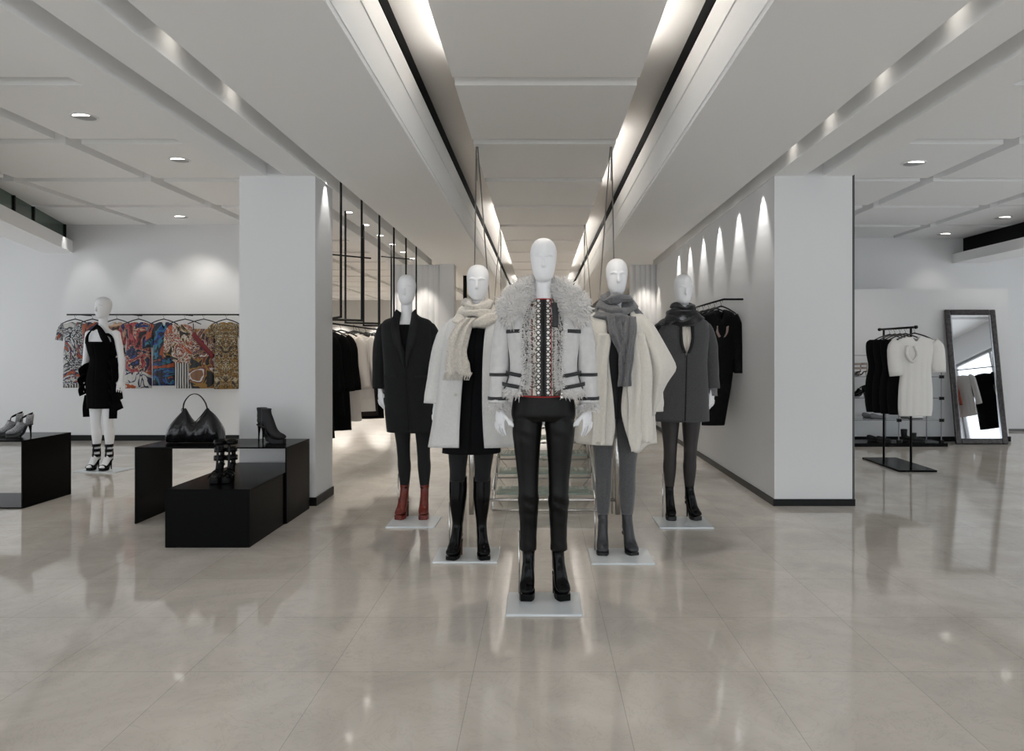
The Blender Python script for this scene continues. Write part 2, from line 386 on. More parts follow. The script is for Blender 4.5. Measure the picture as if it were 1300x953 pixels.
# cove lamps lying on top of the aisle panels
COVE = mat('cove_lamp_tube', (1, .97, .93), .5, emis=COVE_E)
def cove(sgn, ya, yb, label):
    x = XC+sgn*.57; t = thing('cove_light', label, 'cove light', (x, 0, 3.379), 0, 'cove lights over the aisle')
    MB().box(-.03, .03, ya, yb, 0, .012).build('housing', TRIMW, t)
    MB().tube([(0, ya+.02, .026), (0, yb-.02, .026)], .013, 10).build('tube_lamp', COVE, t)
for a, b, lb in ((-3.5, 5.0, 'cove light strip over the left edge of the aisle ceiling, nearest the camera'), (10.2, 17, 'middle cove light strip over the left edge of the aisle ceiling'), (19.6, 25, 'farthest cove light strip over the left edge of the aisle ceiling')):
    cove(-1, a, b, lb)
for a, b, lb in ((-3.5, 4.9, 'cove light strip over the right edge of the aisle ceiling, nearest the camera'), (6.6, 8.9, 'second cove light strip over the right edge of the aisle ceiling'), (11.3, 17.5, 'third cove light strip over the right edge of the aisle ceiling'), (19, 25, 'farthest cove light strip over the right edge of the aisle ceiling')):
    cove(1, a, b, lb)
# added ambient fill spots just under the ceilings, without any lamp fittings
for x, y, p in ((-5.2, 2.5, 60), (5.2, 2.5, 60), (0, 15, 260), (0, 20, 300), (-4.5, 14, 260), (-4.5, 18, 300), (-2.9, 9.2, 90), (-4.5, 22.5, 400), (-6.6, 8.5, 20), (4.2, 9.3, 40)):
    light('SPOT', 'downward_beam', (x, y, 3.28), p, WARM, spot_size=2.2, spot_blend=.9, shadow_soft_size=.08)
light('SPOT', 'aisle_fill_spot', (0, 4.2, 3.28), 40, WARM, spot_size=1.9, spot_blend=.9, shadow_soft_size=.05)  # extra fill added over the front of the aisle, no fitting modelled

# ============================================================ CAMERA
cam = bpy.data.cameras.new('Camera'); co = bpy.data.objects.new('Camera', cam); C.objects.link(co)
cam.sensor_width = 36; cam.sensor_fit = 'HORIZONTAL'; cam.lens = F/1300*36
cam.shift_x = (650-U0)/1300; cam.shift_y = (V0-476.5)/1300
co.location = (0, 0, H); co.rotation_euler = (PI/2, 0, 0); cam.clip_end = 100
sc = bpy.context.scene; sc.camera = co
sc.view_settings.view_transform = 'Standard'; sc.view_settings.look = 'None'; sc.view_settings.gamma = 1; sc.view_settings.use_curve_mapping = False
sc.view_settings.exposure = EXPO
# ============================================================ FOOTWEAR
def footwear(parent, style, top=.26, hh=.11, plat=.03, ys=.75, upper=None, solem=None, heelm=None, heel='block', x=0, y=0, z0=0, yaw=0, sc=1.0, name='boot', label=None):
    """one shoe under `parent`, toe towards local -y, ankle axis over y=0"""
    M = Matrix.Translation((x, y, z0)) @ Matrix.Rotation(yaw, 4, 'Z') @ Matrix.Scale(sc, 4)
    t = M
    P = [(-.158, plat+.014, .012, .008), (-.150, plat+.020, .028, .017), (-.125, plat+.028, .037, .025), (-.09, plat+.036, .041, .033),
         (-.055, plat+.050+hh*.10, .039, .038), (-.025, plat+.062+hh*.38, .035, .045)]
    mb = MB()
    if style == 'boot':
        path = [(0, yy*ys, zz) for yy, zz, a, b in P]; rad = [(a, b) for yy, zz, a, b in P]
        path += [(0, .000, hh+.055), (0, .008, hh+.10)]; rad += [(.034, .050), (.034, .042)]
        if top > .4: prof = [(.25, .038, .045), (.32, .048, .054), (.39, .056, .062), (.45, .058, .063), (top, .058, .062)]
        else: prof = [((hh+.10+top)/2, .036, .041), (top, .040, .045)]
        for zz, a, b in prof: path.append((0, .010, zz)); rad.append((a, b))
        mb.tube(path, rad, 18, ref=(1, 0, 0), sub=3, ridge=(3, .02, 5))
        mb.ell((0, .022, hh+.035), (.030, .030, .036))
        me = remesh(mb.xf(M), .0042*max(sc, .9), 2)
        b = link(name, me, upper, parent, True)
        if top > .4: pass
    elif style == 'sandal':     # foot-less cage: toe band, instep band, ankle cuff, heel counter
        b = None; mb = MB()
        zb = lambda yy: plat+.008+max(0, min(1, (yy+.06)/.09))*(hh-plat)
        for yy, w_, h_ in ((-.125*ys, .042, .036), (-.085*ys, .044, .046)):
            ring = [(w_*math.cos(a), yy+.01*math.sin(a), zb(yy)+h_*math.sin(a)) for a in [PI*i/14 for i in range(15)]]
            mb.ribbon(ring, (0, .014, .004), .005, 1)
        for zz, rr in ((hh+.045, .040), (hh+.105, .037), (hh+.16, .040))[:(3 if top > .2 else 2)]:
            ring = [(rr*math.cos(a), .006+rr*1.15*math.sin(a), zz) for a in [2*PI*i/20 for i in range(21)]]
            mb.ribbon(ring, (0, 0, .016), .005, 1)
        mb.ribbon([(0, .045, hh), (0, .052, hh+.05), (0, .050, hh+.12)], (.016, 0, 0), .006, 3)
        if top > .2: mb.ribbon([(0, -.062, plat+.05), (0, -.045, hh+.05), (0, -.036, hh+.16)], (.008, 0, 0), .005, 3)
        b = mb.xf(M).build(name, upper, parent, True)
    elif style == 'pump':       # covered front, open middle, ankle strap and cup at the heel
        path = [(0, yy*ys, zz) for yy, zz, a, b_ in P]; rad = [(a, b_) for yy, zz, a, b_ in P]
        mb.tube(path, rad, 18, ref=(1, 0, 0), sub=3); mb.ell((0, .026, hh+.025), (.028, .028, .034))
        me = remesh(mb.xf(M), .004, 2); b = link(name, me, upper, parent, True)
        ring = [(.030*math.cos(a), .010+.042*math.sin(a), hh+.078+.022*math.sin(a)) for a in [2*PI*i/20 for i in range(21)]]
        MB().ribbon([(.030*math.cos(a), .022+.034*math.sin(a), hh+.045) for a in [-.3+(PI+.6)*i/14 for i in range(15)]], (0, .004, .042), .004, 1).xf(M).build('heel_counter', upper, b, True)
        MB().ribbon([(0, -.045, hh+.018), (0, -.036, hh+.055)], (.006, 0, 0), .004, 3).xf(M).build('front_strap', BLKLEA, b, True)
        MB().ribbon(ring, (0, 0, .006), .004, 1).xf(M).build('ankle_strap', BLKLEA, b, True)
    elif style == 'flat':
        path = [(0, yy, .030+max(0, yy+.05)*.25) for yy in (-.15, -.14, -.11, -.07, -.02, .03, .06)]
        rad = [(.010, .008), (.026, .018), (.038, .026), (.040, .030), (.034, .036), (.031, .038), (.020, .026)]
        mb.tube(path, rad, 18, ref=(1, 0, 0), sub=3)
        if top > .12: mb.tube([(0, .02, .04), (0, .03, .09), (0, .032, top)], [(.034, .05), (.036, .044), (.040, .050)], 18, ref=(1, 0, 0), sub=3)
        b = link(name, remesh(mb.xf(M), .004, 2), upper, parent, True); hh = .02
    if label: b['label'] = label
    # sole following the foot bed
    if style != 'flat':
        yz = [(-.160*ys, plat+.010, .014), (-.150*ys, plat+.006, .030), (-.12*ys, plat+.003, .039), (-.08*ys, plat+.004, .042), (-.05*ys, plat+.012, .040), (-.02*ys, plat+.4*(hh-plat)*.75, .032), (.005, plat+.93*(hh-plat), .028), (.035, hh, .026), (.052, hh+.004, .014)]
        rings = []
        for i, (yy, zt, w_) in enumerate(yz):
            zb_ = 0.001 if i < 4 else (.004+.6*(zt-.008-plat) if i == 4 else zt-.012)
            if i == 0: zb_ = .006
            rings.append([(-w_, yy, zb_), (w_, yy, zb_), (w_, yy, zt), (-w_, yy, zt)])
        s_ = MB().loft(rings).xf(M).build('sole', solem or upper, b, False, bevel=.002)
        r1, r2 = ((.026, .024) if heel == 'block' else (.018, .006))
        hb = MB().tube([(0, .030, hh+.006), (0, .030 if heel == 'block' else .036, hh*.5), (0, .030 if heel == 'block' else .038, .001)], [(r1, r1), ((r1+r2)/2*(1 if heel == 'block' else .62),)*2, (r2, r2)], 14, ref=(1, 0, 0), sub=3).xf(M)
        hb.build('heel', heelm or upper, b, True)
    else:
        MB().prism([(-.036*math.cos(a), -.05-.105*math.sin(a)) for a in [2*PI*i/20 for i in range(20)]], .001, .014).xf(M).build('sole', solem or upper, b)
    return b

BLKLEA = mat('black_leather', (.003, .003, .0032), .18, spec=.16)
BLKSUE = mat('black_suede', (.010, .010, .011), .7)
GREYLEA = mat('slate_leather', (.030, .032, .035), .38, bump=(60, .15, 0))
REDLEA = mat('oxblood_leather', (.13, .016, .008), .28, bump=(40, .2, .25))
BRNHEEL = mat('brown_stacked_heel', (.13, .045, .02), .4)
PALESOLE = mat('pale_sole', (.45, .36, .28), .6)
BLKSOLE = mat('black_rubber_sole', (.012, .012, .012), .5)

# ============================================================ MANNEQUINS
ARM = [(.0, .168, .005, 1.545), (0, .205, .012, 1.40), (0, .225, .015, 1.26), (0, .238, .000, 1.13), (0, .243, -.012, 1.03)]
def hand(mb, sx, w=(.243, -.012, 1.03)):
    """palm, four fingers and a thumb hanging from the wrist w"""
    x, y, z = sx*w[0], w[1], w[2]; i0 = len(mb.v)
    mb.tube([(x, y, z+.02), (x+sx*.002, y-.002, z-.02), (x+sx*.004, y-.006, z-.05), (x+sx*.003, y-.012, z-.085)], [(.017, .021), (.015, .027), (.014, .036), (.012, .034)], 14, ref=(1, 0, 0), sub=3)
    for i, (dy, ln, curl) in enumerate(((-.036, .066, .012), (-.0145, .074, .016), (.0075, .070, .020), (.029, .056, .024))):
        bx, by, bz = x+sx*.003, y+dy, z-.080-.004*abs(i-1)
        mb.tube([(bx, by, bz+.012), (bx, by-.003, bz-.3*ln), (bx-sx*curl*.5, by-.005, bz-.65*ln), (bx-sx*curl*1.3, by-.006, bz-ln)], [.0085, .0080, .0072, .0055], 8, sub=2)
    mb.tube([(x-sx*.002, y-.022, z-.030), (x-sx*.016, y-.044, z-.052), (x-sx*.024, y-.056, z-.082), (x-sx*.026, y-.060, z-.104)], [.0115, .0105, .0090, .0062], 8, sub=2)
    mb.xf(Matrix.Translation((x, y, 0)) @ Matrix.Rotation(-sx*.75, 4, 'Z') @ Matrix.Translation((-x, -y, 0)), i0)

def mann_mb(feet=False):
    mb = MB()
    mb.zloft(cr_interp([(1.80, 0, .012, .046, .050), (1.72, 0, .010, .044, .046), (1.65, 0, .012, .047, .048), (1.608, 0, .015, .064, .054), (1.582, 0, .016, .115, .064), (1.555, 0, .014, .160, .074), (1.51, 0, .008, .168, .086),
                        (1.45, 0, .000, .160, .098), (1.39, 0, -.004, .148, .104), (1.32, 0, .002, .130, .090), (1.24, 0, .006, .112, .078), (1.17, 0, .006, .122, .084), (1.09, 0, .010, .152, .100), (1.02, 0, .014, .166, .106), (.985, 0, .012, .155, .098), (.965, 0, .01, .11, .07)], 3), 36)
    for s in (-1, 1):
        mb.zloft(cr_interp([(1.02, s*.082, .012, .084, .100), (.93, s*.086, .008, .083, .094), (.82, s*.086, .004, .075, .083), (.70, s*.084, .000, .063, .070), (.60, s*.082, -.004, .052, .057), (.54, s*.081, -.006, .049, .054),
                            (.48, s*.081, .000, .047, .054), (.41, s*.081, .010, .049, .058), (.33, s*.081, .012, .042, .050), (.25, s*.081, .010, .032, .037), (.20, s*.081, .008, .028, .034)], 3), 22)
        mb.tube([(s*a[1], a[2], a[3]) for a in ARM], [.046, .038, .033, .028, .019], 16, sub=4)
        mb.ell((s*.166, .006, 1.545), (.048, .050, .045))
        mb.ell((s*.07, -.068, 1.42), (.052, .042, .05))
        hand(mb, s)
        if feet:
            mb.tube([(s*.081, .008, .23), (s*.081, .006, .185), (s*.081, -.005, .15), (s*.081, -.035, .105), (s*.081, -.075, .055), (s*.081, -.105, .043), (s*.081, -.120, .040)], [(.028, .033), (.030, .036), (.031, .042), (.034, .034), (.038, .022), (.034, .014), (.02, .009)], 16, ref=(1, 0, 0), sub=3)
            mb.ell((s*.081, .026, .135), (.026, .028, .03))
    # head: egg with brow plane and nose ridge
    hr = [(1.722, .010, -.020, .018, .022), (1.731, 0, -.016, .034, .046), (1.75, 0, -.008, .049, .068), (1.78, 0, .000, .060, .084), (1.815, 0, .006, .067, .094), (1.855, 0, .012, .0725, .101), (1.895, 0, .016, .0735, .100), (1.928, 0, .018, .066, .089), (1.952, 0, .020, .050, .068), (1.966, 0, .02, .028, .038), (1.970, 0, .02, .008, .01)]
    mb.zloft(cr_interp([(a, 0, c, d, e) for a, b, c, d, e in hr], 3), 32)
    mb.tube([(0, -.082, 1.855), (0, -.094, 1.835), (0, -.101, 1.810), (0, -.096, 1.797)], [(.006, .008), (.008, .010), (.012, .012), (.010, .008)], 10, ref=(1, 0, 0), sub=3)
    for s in (-1, 1): mb.tube([(s*.004, -.086, 1.858), (s*.028, -.082, 1.866), (s*.052, -.062, 1.862)], [(.006, .007), (.007, .007), (.004, .004)], 8, sub=3)
    return mb
BODY = remesh(mann_mb(False), .0040, 2, False)
BODY2 = remesh(mann_mb(True), .0042, 2, False)
PLATE = mat('frosted_glass_base', (.66, .70, .72), .12, spec=.5)

def smooth01(t): t = max(0, min(1, t)); return t*t*(3-2*t)
def begin(name, label, u, Y, lean=0, scale=1.0, feet=False, plate=(-.195, .20, -.29, .04), z0=.012, hip=0, yaw=0):
    t = thing(name, label, 'mannequin', (X(u, Y), Y, 0), yaw)
    WARP[0] = lambda p: (p[0]*1.0+lean*smooth01((p[2]-.25)/1.6)+hip*math.exp(-((p[2]-1.0)/.3)**2), p[1], z0+p[2]*scale)
    src = BODY2 if feet else BODY
    me = src.copy()
    import numpy as np
    co_ = np.empty(len(me.vertices)*3, np.float32); me.vertices.foreach_get('co', co_); co_ = co_.reshape(-1, 3)
    if not feet:
        f_ = .80+.20*np.clip((co_[:, 2]-.93)/.12, 0, 1); arm = np.abs(co_[:, 0]) > .19; f_[arm] = 1
        ax = .084*np.sign(co_[:, 0]); w_ = np.clip((1.02-co_[:, 2])/.08, 0, 1); w_[arm] = 0
        co_[:, 0] = co_[:, 0]*(1-w_)+(ax+(co_[:, 0]-ax)*f_)*w_; co_[:, 1] = co_[:, 1]*f_
    tt = np.clip((co_[:, 2]-.25)/1.6, 0, 1); co_[:, 0] += lean*tt*tt*(3-2*tt)+hip*np.exp(-((co_[:, 2]-1.0)/.3)**2); co_[:, 2] = z0+co_[:, 2]*scale
    me.vertices.foreach_set('co', co_.ravel()); me.update()
    link('body', me, MANN, t, True)
    wp = WARP[0]; WARP[0] = None
    x0, x1, y0, y1 = plate
    MB().box(x0, x1, y0, y1, 0, z0).build('base_plate', PLATE, t, bevel=.002)
    MB().cyl((-.135, .02), .0045, z0, .36, 10).build('support_rod', CHROME, t, True)
    WARP[0] = wp
    return t
def end(): WARP[0] = None

def shell(name, rings, m, parent, n=72, fold=(9, .0, 0), th=.007, zs=4, hem=None, p=2.2, seed=0, smooth=True, fpow=1.0):
    """open-fronted hanging cloth. rings: (z, cx, cy, rx, ry, gapR, gapL) gap angles from straight ahead (-y)"""
    R = cr_interp(rings, zs); z1, z0 = R[0][0], R[-1][0]; out = []
    rnd = random.Random(seed); ph = [rnd.uniform(0, 6.28) for _ in range(4)]
    for z, cx, cy, rx, ry, g1, g2 in R:
        t_ = max(0, min(1, (z1-z)/(z1-z0)))**fpow; ring = []
        for k in range(n+1):
            a = lerp(g1, 2*PI-g2, k/n); s_, c_ = math.sin(a), math.cos(a)
            q = (abs(s_)**p+abs(c_)**p)**(-1/p)
            f = 1+fold[1]*t_*(math.sin(fold[0]*a+ph[0])+.6*math.sin(fold[0]*.57*a+ph[1]+t_*2)+.35*math.sin(fold[0]*1.9*a+ph[2]))
            zz = z+(hem(a)*t_**3 if hem else 0)
            ring.append((cx+rx*s_*q*f, cy-ry*c_*q*f, zz))
        out.append(ring)
    closed = rings[0][5] == 0 and rings[0][6] == 0 and rings[-1][5] == 0
    mb = MB().loft(out, closed=False, cap=False)
    return mb.build(name, m, parent, smooth, solid=th)

def sleeve(name, pts, rad, m, parent, th=.005, ridge=(3, .03, 4), n=22):
    mb = MB().tube(pts, rad, n, ref=(0, 1, 0), sub=4, cap=False, ridge=ridge)
    return mb.build(name, m, parent, True, solid=th)

def legs_mb(r=.004, zt=1.05, zb=.22):
    mb = MB()
    for s in (-1, 1):
        L_ = [(1.02, s*.082, .012, .084, .100), (.93, s*.086, .008, .083, .094), (.82, s*.086, .004, .075, .083), (.70, s*.084, .000, .063, .070), (.60, s*.082, -.004, .052, .057), (.54, s*.081, -.006, .049, .054),
              (.48, s*.081, .000, .047, .054), (.41, s*.081, .010, .049, .058), (.33, s*.081, .012, .042, .050), (.25, s*.081, .010, .032, .037), (.20, s*.081, .008, .028, .034)]
        mb.zloft([(a, b, c, d+r, e+r) for a, b, c, d, e in cr_interp(L_, 4) if a >= zb], 28)
    return mb

KNIT = lambda name, col, sc=90: mat(name, col, .9, spec=.2, sheen=.3, bump=(sc, .5, .12))

def fur(name, seeds, m, parent, ln=.035, n=3):
    """tufts: seeds = (point, direction)"""
    v, f = [], []; rnd = random.Random(3)
    for p, d in seeds:
        p = Vector(p); d = Vector(d).normalized(); j = Vector((rnd.gauss(0, .35), rnd.gauss(0, .35), rnd.gauss(-.15, .3))); d = (d+j).normalized()
        l_ = ln*rnd.uniform(.6, 1.25); a = d.orthogonal().normalized(); b = d.cross(a); r = ln*.17; cur = Vector((rnd.gauss(0, .3), rnd.gauss(0, .3), rnd.gauss(-.2, .3)))*l_
        o = len(v)
        for t_, rr in ((0, r), (.5, r*.75), (.85, r*.35)):
            c_ = p+d*(l_*t_)+cur*t_*t_
            for k in range(3): an = 2*PI*k/3+t_*1.5; v.append(c_+a*rr*math.cos(an)+b*rr*math.sin(an))
        v.append(p+d*l_+cur)
        for q in range(2):
            for k in range(3): k2 = (k+1) % 3; f.append((o+q*3+k, o+q*3+k2, o+q*3+3+k2, o+q*3+3+k))
        for k in range(3): f.append((o+6+k, o+6+(k+1) % 3, o+9))
    if WARP[0]: v = [WARP[0](p) for p in v]
    me = bpy.data.meshes.new(name); me.from_pydata([tuple(p) for p in v], [], f); me.update()
    return link(name, me, m, parent, True)
def tube_seeds(path, rad, n, sub=6, seed=1):
    rnd = random.Random(seed); pts = cr_interp([tuple(p)+((r, r) if not isinstance(r, tuple) else r) for p, r in zip(path, rad)], sub); out = []
    for _ in range(n):
        i = rnd.randrange(len(pts)-1); t_ = rnd.random(); q = [lerp(a, b, t_) for a, b in zip(pts[i], pts[i+1])]
        d = (Vector(pts[i+1][:3])-Vector(pts[i][:3])).normalized(); a = Vector((0, 1, 0)); a = (a-d*a.dot(d)).normalized(); b = d.cross(a); an = rnd.uniform(0, 2*PI)
        nn = a*math.cos(an)+b*math.sin(an); out.append((Vector(q[:3])+a*math.cos(an)*q[3]*.85+b*math.sin(an)*q[4]*.85, nn+d*rnd.uniform(-.2, .5)))
    return out

# ---------- 1: front mannequin, shearling jacket
M1 = begin('mannequin', 'front centre mannequin in white shearling jacket with fluffy collar and black leather trousers', 690, 3.83)
t = M1
trs = mat('black_leather_trousers', (.004, .0036, .0034), .42, bump=(14, .2, 0), spec=.22)
wr = lambda z: .004+.022*math.exp(-((z-.50)/.06)**2)+.018*math.exp(-((z-.26)/.05)**2)+.012*math.exp(-((z-.93)/.05)**2)
mb = MB(); mb.zloft(cr_interp([(1.13, 0, .008, .156, .104), (1.09, 0, .010, .167, .110), (1.03, 0, .014, .177, .117), (.99, 0, .012, .178, .114), (.962, 0, .01, .170, .098)], 3), 36)
for s in (-1, 1):
    L_ = [(1.05, s*.080, .012, .060, .080), (1.0, s*.083, .012, .076, .086), (.95, s*.088, .009, .082, .094), (.90, s*.091, .006, .081, .092), (.80, s*.090, .002, .071, .080), (.70, s*.087, .000, .062, .069), (.62, s*.084, -.006, .056, .062), (.56, s*.083, -.010, .055, .062),
          (.52, s*.083, -.004, .058, .062), (.46, s*.083, .004, .053, .062), (.38, s*.083, .008, .048, .056), (.30, s*.084, .008, .046, .052), (.245, s*.085, .008, .047, .051)]
    mb.loft([[(cx+rx*math.cos(a)*(1+wr(z)*math.sin(z*75+a*2+s)), cy+ry*math.sin(a)*(1+wr(z)*1.2*math.sin(z*90+a*3)), z) for a in [2*PI*i/28 for i in range(28)]] for z, cx, cy, rx, ry in cr_interp(L_, 6)])
tr = link('trousers', remesh(mb, .0045, 2), trs, t, True)
MB().tube([(.175*math.sin(a), -.006-.118*math.cos(a)+.016, 1.115-.018*math.cos(a)) for a in [2*PI*i/30 for i in range(31)]], .004, 8).build('waistband_edge', mat('red_trim', (.35, .02, .02), .5), tr, True)
for s in (-1, 1): footwear(t, 'boot', .27, .115, .032, .75, BLKLEA, BLKLEA, BLKLEA, 'block', s*.083, 0, 0, (.30 if s > 0 else -.10), name='platform_boot', label='glossy black platform ankle boot')
# blouse
def blouse_mat():
    m = bpy.data.materials.new('printed_blouse'); m.use_nodes = True; nt = m.node_tree; L = nt.links.new; b = nt.nodes['Principled BSDF']; b.inputs['Roughness'].default_value = .6
    tc = nt.nodes.new('ShaderNodeTexCoord'); sx = nt.nodes.new('ShaderNodeSeparateXYZ'); L(tc.outputs['Object'], sx.inputs[0])
    def fn(op, a, b_=None, c=None):
        n = nt.nodes.new('ShaderNodeMath'); n.operation = op
        for i, q in enumerate((a, b_, c)):
            if q is None: continue
            if isinstance(q, (int, float)): n.inputs[i].default_value = q
            else: L(q, n.inputs[i])
        return n.outputs[0]
    # column coordinate in cm across, dots every 3 cm down
    z = fn('MULTIPLY', sx.outputs[2], 34.0); fz = fn('SUBTRACT', fn('FRACT', z), .5)
    def dots(x0, r):
        dx = fn('MULTIPLY', fn('SUBTRACT', sx.outputs[0], x0), 34.0); return fn('LESS_THAN', fn('ADD', fn('MULTIPLY', dx, dx), fn('MULTIPLY', fz, fz)), r*r)
    rng = fn('MULTIPLY_ADD', sx.outputs[0], 4.0, .5)
    cr = ramp(nt, [(0, (.42, .39, .36)), (.235, (.25, .02, .02)), (.262, (.6, .57, .5)), (.36, (.75, .72, .66)), (.43, (.008, .008, .008)), (.56, (.75, .72, .66)), (.645, (.25, .02, .02)), (.67, (.55, .5, .45)), (.70, (.22, .19, .17))])
    L(rng, cr.inputs[0])
    vo = nt.nodes.new('ShaderNodeTexVoronoi'); vo.inputs['Scale'].default_value = 75; L(tc.outputs['Object'], vo.inputs['Vector'])
    r3 = ramp(nt, [(0, (.02, .02, .02)), (.42, (1, 1, 1))]); L(vo.outputs['Distance'], r3.inputs[0])
    mx = nt.nodes.new('ShaderNodeMix'); mx.data_type = 'RGBA'; mx.blend_type = 'MULTIPLY'; mx.inputs[0].default_value = .75; L(cr.outputs[0], mx.inputs[6]); L(r3.outputs[0], mx.inputs[7]); cur = mx.outputs[2]
    for x0, r, col in ((-.028, .46, (.01, .01, .01)), (.024, .46, (.01, .01, .01)), (-.028, .27, (.85, .82, .78)), (.024, .27, (.85, .82, .78))):
        m_ = nt.nodes.new('ShaderNodeMix'); m_.data_type = 'RGBA'; L(dots(x0, r), m_.inputs[0]); L(cur, m_.inputs[6]); m_.inputs[7].default_value = (*col, 1); cur = m_.outputs[2]
    L(cur, b.inputs['Base Color']); return m
bl = shell('blouse', [(1.628, 0, .012, .056, .058, 0, 0), (1.59, 0, .012, .085, .068, 0, 0), (1.56, 0, .010, .12, .088, 0, 0), (1.48, 0, -.004, .162, .118, 0, 0), (1.40, 0, -.008, .158, .122, 0, 0), (1.30, 0, .000, .138, .104, 0, 0), (1.22, 0, .004, .130, .096, 0, 0), (1.15, 0, .008, .150, .108, 0, 0), (1.105, 0, .010, .172, .120, 0, 0)], blouse_mat(), t, fold=(11, .012, 0), th=.003)
MB().tube([(.054*math.sin(a), .012-.060*math.cos(a), 1.629) for a in [2*PI*i/24 for i in range(25)]], .0035, 8).build('neck_trim', mat('red_trim', (.35, .02, .02), .5), bl, True)
# jacket
SHEAR = mat('pale_grey_shearling_leather', (.60, .59, .58), .75, bump=(30, .18, .05))
FURM = mat('cream_fur', (.90, .87, .84), .95, spec=.1, sheen=.5)
TRIMB = mat('black_leather_trim', (.02, .02, .022), .5)
jk = shell('jacket', [(1.62, 0, .02, .09, .075, .75, .75), (1.59, 0, .016, .155, .10, .62, .62), (1.55, 0, .01, .195, .122, .56, .58), (1.48, 0, 0, .204, .138, .50, .52), (1.38, 0, -.002, .198, .142, .47, .52), (1.28, 0, .004, .190, .136, .46, .56), (1.20, 0, .006, .196, .142, .44, .58), (1.13, 0, .008, .222, .155, .44, .62)], SHEAR, t, fold=(7, .02, 0), th=.010, seed=4)
for s in (-1, 1):
    sl = sleeve('sleeve', [(s*.120, .008, 1.545), (s*.185, .010, 1.525), (s*.222, .012, 1.42), (s*.238, .014, 1.26), (s*.246, .004, 1.13), (s*.250, -.006, 1.055)], [(.040, .048), (.060, .060), (.062, .058), (.056, .054), (.052, .050), (.056, .052)], SHEAR, jk)
    for zz in (1.215, 1.085): 
        xx = s*(.240 if zz > 1.2 else .248); yy = .010 if zz > 1.2 else -.002; rr = .058
        MB().ribbon([(xx+rr*math.cos(a), yy+rr*.97*math.sin(a), zz) for a in [2*PI*i/24 for i in range(25)]], (0, 0, .009), .004, 1).build('sleeve_band', TRIMB, sl, True)
    fur('cuff_fur', tube_seeds([(s*.250, -.006, 1.06), (s*.251, -.008, 1.02)], [.050, .046], 520, seed=5), FURM, sl, .022)['kind'] = 'stuff'
# trim bands round the hem and across the chest (following the shell)
def band(rings_at, z, g1, g2, rx, ry, dz=.010, zsl=0, parent=jk):
    pts = []
    for k in range(33):
        a = lerp(g1, g2, k/32); s_, c_ = math.sin(a), math.cos(a); q = (abs(s_)**2.2+abs(c_)**2.2)**(-1/2.2)
        pts.append((rx*s_*q, .006-ry*c_*q, z+zsl*abs(s_)))
    MB().ribbon(pts, (0, 0, dz), .004, 1).build('trim_band', TRIMB, parent, True)
for zz, rx, ry in ((1.205, .209, .155), (1.145, .232, .168)):
    band(0, zz-.012, .46, 1.7, rx, ry, .010, .035); band(0, zz-.012, -1.7, -.58, rx, ry, .010, .035)
band(0, 1.455, .62, 1.45, .214, .150, .010, -.005); band(0, 1.455, -1.45, -.62, .214, .150, .010, -.005)
for g in (.475, -.535):
    pts = []
    for zz, rx, ry in ((1.58, .16, .112), (1.48, .212, .149), (1.38, .206, .152), (1.28, .198, .146), (1.20, .204, .152), (1.14, .226, .164)):
        s_, c_ = math.sin(g), math.cos(g); q = (abs(s_)**2.2+abs(c_)**2.2)**(-1/2.2); pts.append((rx*s_*q, .004-ry*c_*q, zz))
    MB().tube(pts, .0035, 6, sub=4).build('zip_edge', TRIMB, jk, True)
    fur('front_fur', tube_seeds([(p[0]*.86, p[1]+.006, p[2]) for p in pts], [.020]*len(pts), 1500, seed=9), FURM, jk, .016)['kind'] = 'stuff'
for g in (1.22, -1.22):
    pts = []
    for zz, rx, ry in ((1.50, .208, .143), (1.44, .206, .144), (1.34, .199, .146), (1.24, .197, .145), (1.17, .211, .153), (1.14, .225, .162)):
        s_, c_ = math.sin(g), math.cos(g); q = (abs(s_)**2.2+abs(c_)**2.2)**(-1/2.2); pts.append((rx*s_*q, .004-ry*c_*q, zz))
    MB().tube(pts, .003, 6, sub=4).build('seam_piping', TRIMB, jk, True)
MB().tube([(.095, -.165, 1.135), (.096, -.168, 1.105)], .006, 8).ell((.096, -.168, 1.10), (.008, .004, .009)).build('zip_pull', CHROME, jk, True)
seeds = []
for k in range(2600):
    a = random.uniform(.46, 2*PI-.6); s_, c_ = math.sin(a), math.cos(a); q = (abs(s_)**2.2+abs(c_)**2.2)**(-1/2.2)
    seeds.append(((.218*s_*q, .008-.152*c_*q, 1.128+random.uniform(-.012, .014)), (s_*.6, -c_*.6, -1)))
fur('hem_fur', seeds, FURM, jk, .026)['kind'] = 'stuff'
col = None
pth = [(0, .085, 1.70), (.070, .060, 1.700), (.112, .015, 1.670), (.155, -.035, 1.620), (.172, -.080, 1.570), (.150, -.115, 1.525)]
mbc = MB(); sd = []
for s in (-1, 1):
    P_ = [(s*a, b, c) for a, b, c in pth]; R_ = [(.035, .04), (.04, .045), (.045, .052), (.045, .062), (.040, .066), (.022, .040)]
    mbc.tube(P_, R_, 16, ref=(0, 1, 0), sub=4); sd += tube_seeds(P_, R_, 5200, seed=12+s)
col = link('fur_collar', remesh(mbc, .007, 2), FURM, t, True)
fur('collar_pile', sd, FURM, col, .034)['kind'] = 'stuff'
MB().ribbon([(.055, -.148, 1.60), (.062, -.162, 1.53), (.060, -.165, 1.47)], (.016, 0, 0), .010, 4).build('collar_strap', TRIMB, jk, True)
end()

